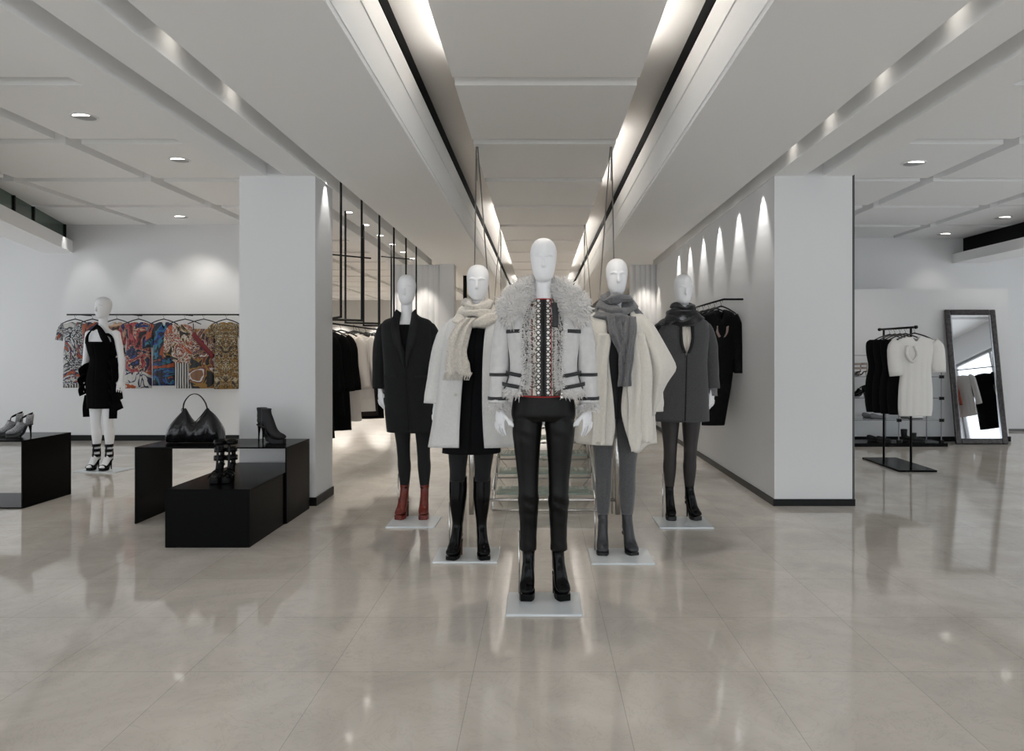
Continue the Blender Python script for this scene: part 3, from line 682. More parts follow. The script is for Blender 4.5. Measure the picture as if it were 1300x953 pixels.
# ---------- scarves
def scarf_wrap(m, parent, loops, r, seed=0, ridge=(5, .14, 3), name='scarf', n=26, cy=.0):
    mb = MB(); rnd = random.Random(seed)
    for (z, rx, ry, tilt, rad, tx) in loops:
        pts = []
        for i in range(25):
            a = 2*PI*i/24+PI; pts.append((rx*math.sin(a)+tx, cy-ry*math.cos(a), z-tilt*math.cos(a)+.012*math.sin(a*2+seed+z*50)))
        mb.tube(pts, [(rad*(.8+.25*math.sin(i*.9+seed)), rad*1.25*(.85+.2*math.sin(i*1.3+z*30))) for i in range(25)], n, ref=(0, 0, 1), sub=2, cap=False, ridge=ridge)
    o = mb.build(name, m, parent, True); return o
def tail(m, parent, pts, w, name='scarf_tail', th=.02, folds=4, seed=0, fringe=0):
    """hanging folded end: corrugated slab along pts"""
    P_ = cr_interp([tuple(p)+(ww,) for p, ww in zip(pts, w)], 8); rings = []; nn = 28
    for i, (x, y, z, ww) in enumerate(P_):
        ring = []
        for k in range(nn):
            t_ = k/nn; 
            if t_ < .5: s_ = t_*2; xx = lerp(-1, 1, s_); yy = -th*(.55+.45*math.sin(folds*PI*s_+i*.07+seed))
            else: s_ = (t_-.5)*2; xx = lerp(1, -1, s_); yy = th*.5
            ring.append((x+xx*ww*(1+.05*math.sin(i*.5+seed)), y+yy*(1-.5*abs(xx)**3), z+.004*math.sin(xx*9+i)))
        rings.append(ring)
    return MB().loft(rings).build(name, m, parent, True)

# ---------- 2: white coat, cream scarf, tall boots
TIGHTS = mat('dark_opaque_tights', (.012, .012, .013), .75, spec=.2, sheen=.1)
M2 = begin('mannequin', 'mannequin in open white coat, cream scarf and knee-high black boots', 596, 4.56, lean=.055, scale=.972, plate=(-.225, .19, -.13, .20))
t = M2
legs_mb(zb=.50).build('tights', TIGHTS, t, True)
for s in (-1, 1): footwear(t, 'boot', .535, .105, .022, .75, BLKLEA, BLKLEA, BRNHEEL, 'block', s*.081, 0, 0, s*.30, name='tall_boot', label='glossy black knee-high boot with brown block heel')
DRBLK = mat('black_crepe', (.004, .004, .005), .8, spec=.15)
shell('dress', [(1.60, 0, .012, .09, .07, 0, 0), (1.55, 0, .01, .165, .09, 0, 0), (1.42, 0, -.01, .165, .125, 0, 0), (1.25, 0, 0, .13, .10, 0, 0), (1.05, 0, .012, .178, .125, 0, 0), (.85, 0, .01, .185, .13, 0, 0), (.70, 0, .01, .190, .13, 0, 0)], DRBLK, t, fold=(9, .01, 0), th=.004)
WCOAT = mat('white_wool_coat', (.62, .615, .60), .85, sheen=.2, bump=(70, .15, .03))
ct = shell('coat', [(1.655, 0, .03, .065, .05, .9, .9), (1.60, 0, .02, .172, .088, .45, .5), (1.555, 0, .01, .200, .118, .33, .38), (1.45, 0, 0, .215, .150, .28, .30), (1.30, 0, .0, .222, .158, .26, .28), (1.10, 0, .002, .240, .168, .27, .28), (.90, 0, .004, .262, .178, .30, .26), (.735, 0, .005, .285, .188, .34, .22)], WCOAT, t, fold=(5, .035, 0), th=.008, seed=2, hem=lambda a: .02*math.cos(a))
for s in (-1, 1):
    sleeve('sleeve', [(s*.110, .01, 1.540), (s*.175, .010, 1.525), (s*.226, .012, 1.40), (s*.244, .014, 1.26), (s*.256, .004, 1.13), (s*.262, -.006, 1.03)], [(.036, .045), (.056, .062), (.062, .062), (.060, .062), (.060, .062), (.062, .064)], WCOAT, ct)
for zz in (1.10,): MB().cyl((0, 0), .010, 0, .006, 14).xf(Matrix.Translation((-.10, -.175, zz)) @ Matrix.Rotation(PI/2, 4, 'X')).build('button', mat('cream_button', (.5, .48, .44), .4), ct)
CREAM = KNIT('cream_knit_scarf', (.62, .58, .52))
sc_ = scarf_wrap(CREAM, t, [(1.655, .082, .088, .030, .042, 0), (1.615, .105, .108, .05, .048, .005), (1.70, .066, .072, .015, .034, 0)], .04, 1)
tail(CREAM, sc_, [(-.03, -.135, 1.60), (-.08, -.165, 1.52), (-.105, -.175, 1.40), (-.10, -.178, 1.30), (-.085, -.178, 1.23)], [.05, .06, .065, .075, .085], seed=2, th=.035, folds=5)
fr = MB(); rnd = random.Random(5)
for i in range(26):
    x_ = lerp(-.17, .0, i/25); fr.tube([(x_, -.19, 1.245), (x_-.01, -.195, 1.225), (x_-.015+rnd.uniform(-.01, .01), -.192, 1.195)], .0028, 5)
fr.build('fringe', CREAM, sc_, True)['kind'] = 'stuff'
end()

# ---------- 3: long dark coat, oxblood boots
M3 = begin('mannequin', 'mannequin in long charcoal coat and oxblood ankle boots', 526, 5.64, lean=-.065, plate=(-.165, .215, -.32, .03))
t = M3
legs_mb(zb=.225).build('tights', TIGHTS, t, True)
for s in (-1, 1): footwear(t, 'boot', .265, .115, .03, .75, REDLEA, REDLEA, mat('dark_heel', (.03, .012, .01), .4), 'block', s*.083, 0, 0, (.05 if s > 0 else -.25), name='platform_boot', label='oxblood platform ankle boot')
CHAR = mat('charcoal_wool', (.010, .0105, .011), .85, spec=.2, sheen=.08, bump=(90, .2, .1))
CHARL = mat('charcoal_facing', (.014, .0145, .0155), .7, spec=.2)
shell('camisole', [(1.56, 0, .006, .13, .085, 0, 0), (1.53, 0, .0, .165, .105, 0, 0), (1.42, 0, -.01, .162, .12, 0, 0), (1.25, 0, 0, .125, .095, 0, 0), (1.10, 0, .01, .15, .11, 0, 0)], DRBLK, t, th=.003, hem=None)
ct = shell('coat', [(1.665, 0, .035, .058, .045, 1.1, 1.1), (1.625, 0, .03, .105, .070, .75, .75), (1.598, 0, .02, .178, .092, .50, .50), (1.555, 0, .01, .205, .120, .36, .36), (1.47, 0, 0, .205, .142, .22, .20), (1.36, 0, -.002, .200, .146, .08, .05), (1.26, 0, .0, .198, .144, .0, -.10), (1.05, 0, .006, .205, .150, .0, -.10), (.85, 0, .01, .212, .152, .0, -.08), (.695, 0, .01, .205, .150, .0, -.03)], CHAR, t, fold=(5, .015, 0), th=.008, seed=8)
for s in (-1, 1):
    sleeve('sleeve', [(s*.110, .01, 1.540), (s*.175, .010, 1.525), (s*.224, .012, 1.40), (s*.240, .014, 1.26), (s*.250, .004, 1.13), (s*.254, -.006, 1.04)], [(.036, .045), (.054, .060), (.056, .058), (.053, .055), (.050, .052), (.048, .050)], CHAR, ct)
    MB().ribbon([(s*.062, -.02, 1.672), (s*.074, -.075, 1.60), (s*.072, -.128, 1.52), (s*.055, -.155, 1.42), (s*.022, -.160, 1.30), (s*.010, -.158, 1.22)], [(s*.016, -.012, .012), (s*.030, -.006, .012), (s*.036, .004, .01), (s*.034, .004, .006), (s*.016, .003, .002), (s*.005, 0, 0)], .008, 5).build('lapel', CHARL, ct, True)
    MB().box(-.055, .055, -.004, .004, -.008, .008).xf(Matrix.Translation((s*.125, -.143, 1.145)) @ Matrix.Rotation(s*.38, 4, 'Z')).build('pocket_flap', CHARL, ct)
MB().tube([(.0, -.158, 1.20), (.0, -.165, 1.0), (.0, -.166, .72)], .002, 5).build('front_edge', DRBLK, ct)
end()

# ---------- 4: cream cape, grey scarf
M4 = begin('mannequin', 'mannequin in draped cream cape, long grey scarf and grey leggings', 781, 4.67, lean=.012, plate=(-.18, .225, -.27, .07))
t = M4
GLEG = mat('grey_knit_leggings', (.085, .085, .088), .9, sheen=.4, bump=(110, .4, .15))
legs_mb(.007, zb=.24).build('leggings', GLEG, t, True)
for s in (-1, 1): footwear(t, 'boot', .285, .125, .012, .75, GREYLEA, BLKSOLE, GREYLEA, 'stiletto', s*.083, 0, 0, (.32 if s > 0 else -.12), name='ankle_boot', label='slate leather stiletto ankle boot')
shell('top', [(1.60, 0, .012, .09, .07, 0, 0), (1.55, 0, .01, .165, .09, 0, 0), (1.42, 0, -.01, .165, .125, 0, 0), (1.25, 0, 0, .13, .10, 0, 0), (1.05, 0, .012, .178, .125, 0, 0), (.90, 0, .01, .182, .13, 0, 0)], mat('dark_grey_top', (.03, .03, .032), .85), t, fold=(9, .01, 0), th=.004)
CAPE = mat('cream_wool_cape', (.66, .63, .57), .85, sheen=.2, bump=(70, .15, .03))
def capering(z, rx, ry, g1, g2, ex=0): return (z, ex, .006, rx, ry, g1, g2)
cp = shell('cape', [capering(1.67, .062, .05, .95, .95), capering(1.615, .135, .078, .55, .55), capering(1.575, .190, .108, .42, .45), capering(1.50, .215, .14, .34, .36), capering(1.38, .228, .16, .27, .32), capering(1.24, .236, .17, .20, .26), capering(1.10, .246, .178, .10, .18), capering(.96, .256, .185, .06, .12), capering(.84, .262, .19, .16, .10), capering(.735, .27, .195, .30, .16)], CAPE, t, fold=(8, .035, 0), th=.008, seed=6,
           hem=lambda a: -.05*math.exp(-((a-.45)/.25)**2)+.0*a)
# pointed wing of the cape over the arm on the right
rings = []
for z, xo, xi, y, d in ((1.60, .165, .10, -.03, .02), (1.54, .235, .13, -.04, .05), (1.46, .280, .15, -.05, .075), (1.38, .325, .17, -.055, .085), (1.30, .370, .18, -.06, .09), (1.235, .405, .185, -.06, .085), (1.19, .375, .19, -.06, .08), (1.14, .335, .195, -.06, .08), (1.06, .300, .20, -.055, .08), (.98, .275, .20, -.05, .08), (.90, .255, .20, -.045, .075)):
    ring = []
    for k in range(24):
        a = 2*PI*k/24; cx_ = (xo+xi)/2; hx = (xo-xi)/2
        ring.append((cx_+hx*math.cos(a), y+d*math.sin(a)*(1-.55*max(0, math.cos(a)))*(1+.12*math.sin(5*a+z*14)), z))
    rings.append(ring)
MB().loft([[tuple(p) for p in r] for r in rings]).build('cape_wing', CAPE, cp, True, subd=1)
# soft folded fronts
for x_, sd_ in ((-.125, 1), (.10, 2), (.17, 3)):
    tail(CAPE, cp, [(x_*.75, -.148, 1.46), (x_*.95, -.172, 1.25), (x_, -.190, 1.0), (x_*1.05, -.200, .80 if x_ > 0 else .76), (x_*1.08, -.203, .70 if sd_ == 2 else .76)], [.045, .05, .045, .045, .03], 'front_fold', th=.018, folds=2, seed=sd_)
sl = sleeve('sleeve', [(.214, .012, 1.30), (.240, .004, 1.13), (.250, -.015, 1.00), (.252, -.02, .94)], [(.055, .06), (.062, .066), (.060, .066), (.055, .06)], CAPE, cp)
sleeve('sleeve', [(-.110, .01, 1.54), (-.175, .010, 1.525), (-.226, .012, 1.38), (-.244, .014, 1.24), (-.256, .004, 1.11), (-.262, -.006, .98)], [(.036, .045), (.056, .062), (.062, .062), (.06, .062), (.06, .062), (.062, .064)], CAPE, cp)
GSC = KNIT('grey_knit_scarf', (.15, .15, .155))
sc_ = scarf_wrap(GSC, t, [(1.645, .085, .09, .035, .045, 0), (1.60, .108, .108, .055, .050, 0), (1.70, .068, .075, .015, .038, 0)], .04, 4)
tail(GSC, sc_, [(-.03, -.135, 1.58), (-.025, -.165, 1.48), (.02, -.18, 1.36), (.05, -.185, 1.27)], [.055, .05, .045, .035], seed=3, th=.03)
tail(GSC, sc_, [(.07, -.135, 1.57), (.065, -.175, 1.46), (.045, -.19, 1.33), (.035, -.195, 1.20), (.032, -.195, 1.12)], [.045, .045, .048, .045, .045], seed=5, th=.032)
end()

# ---------- 5: grey coat, dark scarf
M5 = begin('mannequin', 'rightmost mannequin of the group in grey wool coat, dark scarf and sheer black tights', 863, 5.61, lean=.03, plate=(-.215, .20, -.31, .04))
t = M5
SHEER = mat('sheer_black_tights', (.024, .020, .019), .5)
legs_mb(zb=.25).build('tights', SHEER, t, True)
for s in (-1, 1): footwear(t, 'boot', .30, .125, .026, .75, BLKLEA, BLKSOLE, BLKLEA, 'stiletto', s*.083, 0, 0, (.0 if s < 0 else .45), name='ankle_boot', label='black leather high-heeled ankle boot')
GWOOL = mat('mid_grey_wool', (.062, .062, .064), .9, spec=.2, sheen=.2, bump=(110, .35, .12))
shell('blouse', [(1.56, 0, .006, .13, .085, 0, 0), (1.53, 0, .0, .165, .105, 0, 0), (1.42, 0, -.01, .166, .128, 0, 0), (1.25, 0, 0, .125, .10, 0, 0)], mat('ivory_blouse', (.68, .63, .56), .6), t, fold=(16, .02, 0), th=.003)
ct = shell('coat', [(1.64, 0, .035, .065, .05, .9, .9), (1.598, 0, .02, .175, .09, .42, .42), (1.555, 0, .01, .205, .120, .30, .30), (1.47, 0, 0, .205, .142, .24, .24), (1.36, 0, -.002, .196, .146, .17, .17), (1.315, 0, -.002, .194, .145, .02, .02), (1.22, 0, .0, .194, .144, .004, .004), (1.05, 0, .006, .208, .152, .004, .004), (.92, 0, .01, .216, .154, .004, .004), (.785, 0, .01, .222, .156, .012, .012)], GWOOL, t, fold=(5, .012, 0), th=.008, seed=3)
for s in (-1, 1):
    sleeve('sleeve', [(s*.110, .01, 1.540), (s*.175, .010, 1.525), (s*.222, .012, 1.40), (s*.238, .014, 1.26), (s*.248, .004, 1.13), (s*.252, -.006, 1.045)], [(.036, .045), (.054, .060), (.056, .058), (.053, .055), (.050, .052), (.050, .052)], GWOOL, ct)
    sleeve('cuff', [(s*.2505, -.004, 1.07), (s*.252, -.010, 1.02), (s*.252, -.014, .985)], [(.030, .034), (.028, .032), (.030, .036)], GSC, ct, .003)
    MB().ribbon([(s*.045, -.128, 1.545), (s*.046, -.152, 1.46), (s*.036, -.160, 1.39), (s*.014, -.160, 1.33)], (s*.012, 0, .002), .008, 4).build('facing', CHARL, ct, True)
MB().tube([(0, -.158, 1.30), (0, -.168, 1.05), (0, -.170, .80)], .003, 5).build('front_edge', DRBLK, ct)
DSC = KNIT('charcoal_knit_scarf', (.014, .014, .015))
sc_ = scarf_wrap(DSC, t, [(1.66, .080, .085, .02, .042, 0), (1.615, .102, .102, .045, .048, .0), (1.70, .066, .072, .01, .034, 0)], .04, 7)
tail(DSC, sc_, [(-.06, -.10, 1.585), (-.13, -.08, 1.565), (-.20, -.04, 1.53), (-.235, -.02, 1.44)], [.05, .06, .05, .03], 'scarf_end', th=.035, seed=1)
end()

# ---------- 6: black dress by the left wall
M6 = begin('mannequin', 'bare-armed mannequin in ruffled black one-shoulder dress by the printed dresses', 130, 7.92, feet=True, plate=(-.24, .28, -.15, .16), lean=.0, yaw=-.15)
t = M6
BD = mat('matte_black_dress', (.002, .002, .0022), .9, spec=.08)
dr = shell('dress', [(1.455, 0, -.004, .166, .110, 0, 0), (1.43, 0, -.004, .168, .128, 0, 0), (1.36, 0, 0, .158, .118, 0, 0), (1.25, 0, .004, .135, .098, 0, 0), (1.12, 0, .008, .162, .112, 0, 0), (1.0, 0, .01, .184, .124, 0, 0), (.85, 0, .01, .178, .120, 0, 0), (.70, 0, .01, .170, .115, 0, 0)], BD, t, fold=(8, .02, 0), th=.005, seed=4)
MB().ribbon([(-.125, -.085, 1.44), (-.115, -.088, 1.52), (-.070, -.078, 1.59), (-.012, -.066, 1.625), (.04, -.078, 1.585), (.105, -.095, 1.50), (.145, -.085, 1.43)], [(.018, 0, .006), (.018, 0, .01), (.016, 0, .016), (0, 0, .026), (.022, 0, .022), (.035, 0, .02), (.03, 0, .01)], .012, 5).build('strap', BD, dr, True)
MB().ribbon([(.11, -.05, 1.55), (.165, -.02, 1.50), (.175, -.01, 1.40), (.165, -.01, 1.30)], (.0, .05, .0), .012, 5).build('shoulder_band', BD, dr, True)
for s, zz0 in ((-1, 1.18), (1, 1.22)):
    for k_ in range(5 if s > 0 else 3):
        z_ = zz0-.11*k_; MB().ribbon([(s*.15, -.02, z_+.04), (s*(.205+.012*(k_ % 2)), -.04, z_-.02), (s*(.20+.015*k_/3), -.02, z_-.10)], (.01, .06, .02), .012, 5).build('ruffle', BD, dr, True)
MB().ribbon([(-.16, -.03, .85), (-.185, -.03, .72), (-.18, -.03, .60)], (.025, .02, 0), .01, 4).build('hanging_tie', BD, dr, True)
MB().ribbon([(.16, -.03, .85), (.165, -.03, .72), (.16, -.03, .585)], (.035, .02, 0), .01, 4).build('hanging_tie', BD, dr, True)
for s in (-1, 1): footwear(t, 'sandal', .26, .115, .026, .75, BLKLEA, BLKLEA, BLKLEA, 'stiletto', s*.081, 0, 0, 0, name='strappy_sandal', label='black strappy stiletto sandal')
end()
# ============================================================ DISPLAY TABLES
def ubox(name, label, x0, x1, y0, y1, z, th=.012, bottom=False, solid=False):
    t = thing(name, label, 'display table', ((x0+x1)/2, (y0+y1)/2, 0)); w, d = (x1-x0)/2, (y1-y0)/2
    MB().box(-w, w, -d, d, z-th, z).build('top_panel', STEEL, t, bevel=.0015)
    for s in (-1, 1): MB().box(s*w-(th if s > 0 else 0), s*w+(th if s < 0 else 0), -d, d, 0 if not bottom else th, z-th).build('side_panel', STEEL, t, bevel=.0015)
    if bottom: MB().box(-w, w, -d, d, 0, th).build('bottom_panel', STEEL, t, bevel=.0015)
    if solid:
        MB().box(-w+th, w-th, -d, -d+th, 0, z-th).build('front_panel', STEEL, t); MB().box(-w+th, w-th, d-th, d, 0, z-th).build('back_panel', STEEL, t)
    return t
TA = ubox('display_table', 'tall black steel bridge table carrying the hobo bag, beside the left pillar', -3.19, -1.995, 5.45, 5.99, .604)
TB = ubox('display_table', 'low black steel block carrying the strappy heels, pushed under the tall table', -2.594, -2.01, 4.79, 5.96, .403, solid=True)
TC = ubox('display_table', 'black steel open box table at the left edge, carrying the glitter sandals', -6.1, -4.467, 5.98, 6.6, .589, bottom=True)
# hobo bag
def bag():
    Y = 5.74; t = thing('handbag', 'black slouchy leather hobo bag on the tall black table', 'handbag', (X(248, Y), Y, .604), .05)
    L_ = [(-.215, .03, .03), (-.212, .10, .055), (-.19, .155, .078), (-.145, .215, .088), (-.10, .262, .075), (-.078, .285, .055), (-.050, .235, .065), (-.025, .195, .072), (.002, .172, .078), (.035, .190, .075), (.06, .235, .065), (.095, .278, .055), (.12, .265, .06), (.16, .225, .08), (.198, .16, .08), (.215, .10, .06), (.218, .03, .035)]
    rings = []
    for i, (x, h, d) in enumerate(cr_interp(L_, 4)):
        ring = []
        for k in range(32):
            a = 2*PI*k/32; y = d*math.cos(a)*(1+.06*math.sin(i*.55+3*a)+.04*math.sin(i*1.1+5*a)); zc = h/2; zz = zc+zc*math.sin(a)
            y *= (1.25-.80*(zz/.29)**1.6) if zz > 0 else 1.15
            ring.append((x, y, max(.003, zz)))
        rings.append(ring)
    BAG = mat('black_crackled_leather', (.010, .010, .011), .20, bump=(28, .5, 0))
    b = MB().loft(rings).build('bag_body', BAG, t, True)
    MB().tube([(-.10, 0, .26), (-.085, -.01, .33), (-.045, -.012, .385), (0, -.012, .402), (.045, -.012, .385), (.085, -.01, .33), (.102, 0, .26)], [(.012, .004)]*7, 10, ref=(0, 1, 0), sub=5).build('handle', BLKLEA, t, True)
    MB().tube([(-.07, -.03, .27), (-.02, -.066, .185), (.015, -.072, .165), (.06, -.05, .215), (.095, -.03, .27)], .004, 8, sub=5).build('piping', BLKLEA, t, True)
    for x in (-.098, .10): MB().tube([(x+.014*math.cos(a), -.004, .268+.014*math.sin(a)) for a in [2*PI*i/16 for i in range(17)]], .003, 6).build('ring', BLKMET, t, True)
bag()
# boots and shoes on the tables
def shoe(label, style, x, y, z, yaw, cat='shoe', group=None, **kw):
    t = thing(kw.pop('tname', 'shoe'), label, cat, (x, y, z), yaw, group); footwear(t, style, **kw); return t
GLIT = mat('silver_glitter', (.30, .30, .31), .35, .5, bump=(220, 1.0, .8))
for dx, dy, lb in ((-.075, .07, 'black suede stiletto ankle boot standing behind its pair on the tall black table'), (0, -.03, 'black suede platform stiletto ankle boot in front of its pair on the tall black table')):
    shoe(lb, 'boot', X(340, 5.7)+dx, 5.72+dy, .604, PI/2-.12, 'boot', tname='ankle_boot', top=.285, hh=.145, plat=.03, ys=.98, upper=BLKSUE, solem=BLKSUE, heelm=BLKLEA, heel='stiletto', name='boot_upper')
for u, dy, lb in ((279, 0, 'left one of the black strappy platform heels on the low black block'), (293.5, .02, 'right one of the black strappy platform heels on the low black block')):
    Y = 5.10+dy; t = shoe(lb, 'sandal', X(u, Y), Y, .403, .10, tname='strappy_heel', top=.27, hh=.125, plat=.035, ys=.85, upper=BLKLEA, solem=BLKLEA, heelm=BLKLEA, heel='stiletto', name='cage_straps')
for u, dy, lb in ((20, .08, 'silver glitter sandal farther back on the left table'), (33, -.02, 'silver glitter sandal nearer the front of the left table')):
    Y = 6.25+dy; shoe(lb, 'pump', X(u, Y), Y, .589, -PI/2+.25, tname='glitter_sandal', hh=.115, plat=.018, ys=.95, upper=GLIT, solem=BLKSOLE, heelm=BLKLEA, heel='stiletto', name='glitter_upper')

# ============================================================ HANGERS AND GARMENTS
HANG = mat('black_hanger', (.008, .008, .008), .4)
def hanger_mb(w=.19, drop=.075, hook=.055):
    mb = MB(); mb.tube([(.014*math.cos(a), 0, -.004+.014*math.sin(a)+.0) for a in [-.6+i*.45 for i in range(9)]]+[(0, 0, -.03), (0, 0, -hook)], .0022, 6)
    mb.tube([(-w, 0, -hook-drop), (-w*.55, 0, -hook-drop*.42), (-.02, 0, -hook-.004), (0, 0, -hook), (.02, 0, -hook-.004), (w*.55, 0, -hook-drop*.42), (w, 0, -hook-drop)], [(.010, .007), (.010, .008), (.009, .008), (.009, .009), (.009, .008), (.010, .008), (.010, .007)], 8, ref=(0, 1, 0), sub=3)
    return mb
HM = {}
def hanger(loc, rz, label, group, w=.19, hook=.055, drop=.075):
    k_ = (w, hook, drop)
    if k_ not in HM:
        o = hanger_mb(w, drop, hook).build('clothes_hanger', HANG, None, True); HM[k_] = o.data
    else: o = link('clothes_hanger', HM[k_], HANG, None, True)
    o.location = loc; o.rotation_euler.z = rz
    return tag(o, label, 'hanger', group)
def garment(name, label, cat, loc, rz, prof, m, sleeves=None, group=None, folds=(7, .06), seed=0, n=48, neck=None, sname='sleeve', sm=None, extra=None):
    """prof: (z, xl, xr, depth) downwards from the hook; flattened lofted cloth. sleeves: list of paths with radii"""
    t = thing(name, label, cat, loc, rz, group)
    R = cr_interp(prof, 6); zt, zb = R[0][0], R[-1][0]; rings = []; rnd = random.Random(seed); p1, p2 = rnd.uniform(0, 6), rnd.uniform(0, 6)
    for z, xl, xr, d in R:
        tt = (zt-z)/(zt-zb); ring = []
        for k_ in range(n):
            a = 2*PI*k_/n; c_, s_ = math.cos(a), math.sin(a)
            q = 1+folds[1]*(.4+tt)*(math.sin(folds[0]*c_*2.2+p1+tt*1.5)+.5*math.sin(folds[0]*c_*4.1+p2))
            zz = z
            if neck and tt < .25: zz = z-neck*max(0, 1-(abs(c_)/.42)**2)*(1-tt*4)*(1 if s_ < 0 else .5)
            ring.append(((xl+xr)/2+(xr-xl)/2*c_, -d*abs(s_)**.8*(1 if s_ > 0 else -1)*q*-1, zz))
        rings.append(ring)
    b = MB().loft(rings, cap=False).build('garment_body', m, t, True, solid=.003)
    for P_, r_ in sleeves or []:
        MB().tube(P_, r_, 16, ref=(0, 1, 0), sub=4, cap=False, ridge=(4, .05, 3)).build(sname, sm or m, b, True, solid=.003)
    if extra: extra(b, t)
    return t
def tee(w, L, d=.035, sh=.14, taper=1.0, hip=1.0):
    return [(-.10, -.06, .06, .010), (-.115, -w*.55, w*.55, .018), (-sh-.01, -w*.95, w*.95, .028), (-sh-.10, -w*.88, w*.88, d), (-.40, -w*.80*taper, w*.80*taper, d), (-.60, -w*.88*hip, w*.88*hip, d*1.1), (-L, -w*.92*hip, w*.92*hip, d*1.15)]

# ---- printed dresses on the left wall rail
YR = 10.28; ZR = Z(399.3, YR)
t = thing('wall_rail', 'thin black rail on the left back wall holding the printed dresses', 'clothes rail', (X(194, YR), YR, ZR))
x0, x1 = X(85, YR)-X(194, YR), X(306, YR)-X(194, YR)
MB().tube([(x0, 0, 0), (x1, 0, 0)], .011, 12).build('bar', BLKMET, t, True)
for i in range(4):
    x_ = lerp(x0+.15, x1-.1, i/3); MB().tube([(x_, 0, 0), (x_, .32, 0)], .007, 10).build('bracket', BLKMET, t, True)
W, K, NV, BL, TQ, RD, OR, TN, GO, PK, CRm = (.48, .47, .45), (.004, .004, .005), (.006, .008, .05), (.012, .04, .24), (.015, .14, .20), (.18, .01, .012), (.32, .06, .01), (.18, .085, .04), (.24, .13, .02), (.36, .07, .08), (.44, .28, .19)
G1 = 'printed dresses on the left wall rail'
dl = .19
def pd(u, name, label, cat, mat_, prof, sl=None, hw=.19, seed=1, extra=None, neck=.03, folds=(7, .10)):
    x_ = X(u, YR); hanger((x_, YR, ZR-.011), .2, 'hanger of the '+label.split(', first')[0].split(' at the')[0], 'hangers on the left wall rail', w=hw)
    o = garment(name, label, cat, (x_, YR, ZR-.011), .2, prof, mat_, sl, seed=seed, neck=neck, folds=folds, extra=extra)
    return o
def slv(w, ln, r=.05, fl=.07, y=0):
    return [([(s*w*.80, y, -.155), (s*w*1.05, y, -.21), (s*(w*1.12+fl*.3), y, -.21-ln)], [(.018, .05), (.028, r), (.030, r)]) for s in (-1, 1)]
pd(95.5, 'printed_dress', 'white, blue and black collage dress with striped hem, first on the wall rail', 'dress', print_mat('print_collage', [W, K, (.5, .52, .55), K, W, NV, OR], 2.6, 1, (-1.02, 'stripe', (K, W))), tee(.175, 1.07), slv(.175, .16), seed=1)
pd(117.5, 'printed_dress', 'orange and rust printed dress half hidden by the black-dressed mannequin', 'dress', print_mat('print_rust', [OR, TN, K, (.40, .08, .04), K, TN, NV], 3, 2, (-.85, 'n', [NV, K])), tee(.150, 1.02), seed=2)
pd(148.5, 'printed_blouse', 'pale printed blouse mostly hidden behind the black-dressed mannequin', 'blouse', print_mat('print_pale', [W, CRm, TN, K], 3, 3), tee(.13, .55), seed=3)
pd(176, 'printed_dress', 'blue, pink and red feather-print tunic with white hem panel', 'dress', print_mat('print_feather', [K, RD, PK, RD, CRm, NV, K, BL, K], 2.4, 4, (-.84, 'n', [W, NV, W, W, W, OR])), tee(.195, 1.08), slv(.195, .22, .06), seed=4)
pd(208, 'printed_dress', 'blue, turquoise and black v-neck printed dress', 'dress', print_mat('print_turquoise', [K, NV, K, BL, TQ, K, NV, OR], 2.2, 5), tee(.165, 1.04), slv(.165, .26, .055), seed=5, neck=.12)
pd(235, 'printed_blouse', 'orange floral draped blouse over a black and white striped skirt', 'blouse', print_mat('print_floral', [OR, W, TN, RD, CRm, W, GO, K], 4, 6, (-.70, 'stripe', (K, W))), [(-.13, -.17, .0, .012), (-.17, -.19, .09, .024), (-.26, -.19, .19, .035), (-.42, -.19, .20, .045), (-.62, -.20, .19, .05), (-.72, -.13, .20, .045), (-.90, -.12, .20, .045), (-1.08, -.13, .13, .045)], [([(-.16, 0, -.17), (-.22, 0, -.28), (-.235, 0, -.62)], [(.02, .05), (.03, .06), (.03, .06)])], seed=6, hw=.22)
pd(258.5, 'printed_dress', 'one-shoulder baroque print dress with dark red sash', 'dress', print_mat('print_baroque', [K, TN, GO, W, RD, K, NV, TN], 4.5, 7, (-.60, 'n', [K, GO, (.12, .02, .02), W, TN])), [(-.20, -.15, .15, .012), (-.26, -.155, .16, .028), (-.45, -.15, .16, .035), (-.55, -.15, .17, .04), (-.70, -.19, .18, .05), (-.90, -.20, .17, .05), (-1.08, -.16, .16, .045)], seed=7, neck=None, hw=.22,
   extra=lambda b, t_: (MB().ribbon([(-.14, -.040, -.27), (-.02, -.048, -.42), (.15, -.050, -.62)], (.018, 0, .032), .008, 5).build('sash', mat('dark_red_silk', (.14, .008, .012), .5), b, True), MB().ribbon([(-.14, -.01, -.12), (-.135, -.012, -.21)], (.006, 0, 0), .003, 3).build('shoulder_strap', HANG, b)))
pd(287.5, 'printed_dress', 'gold and black mirrored jewel-print dress at the right end of the wall rail', 'dress', print_mat('print_gold', [GO, K, GO, K, (.40, .34, .22), K, GO, K], 5, 8, mirror=True), tee(.19, 1.09, hip=.97), slv(.19, .12, .06), seed=8, folds=(7, .04))

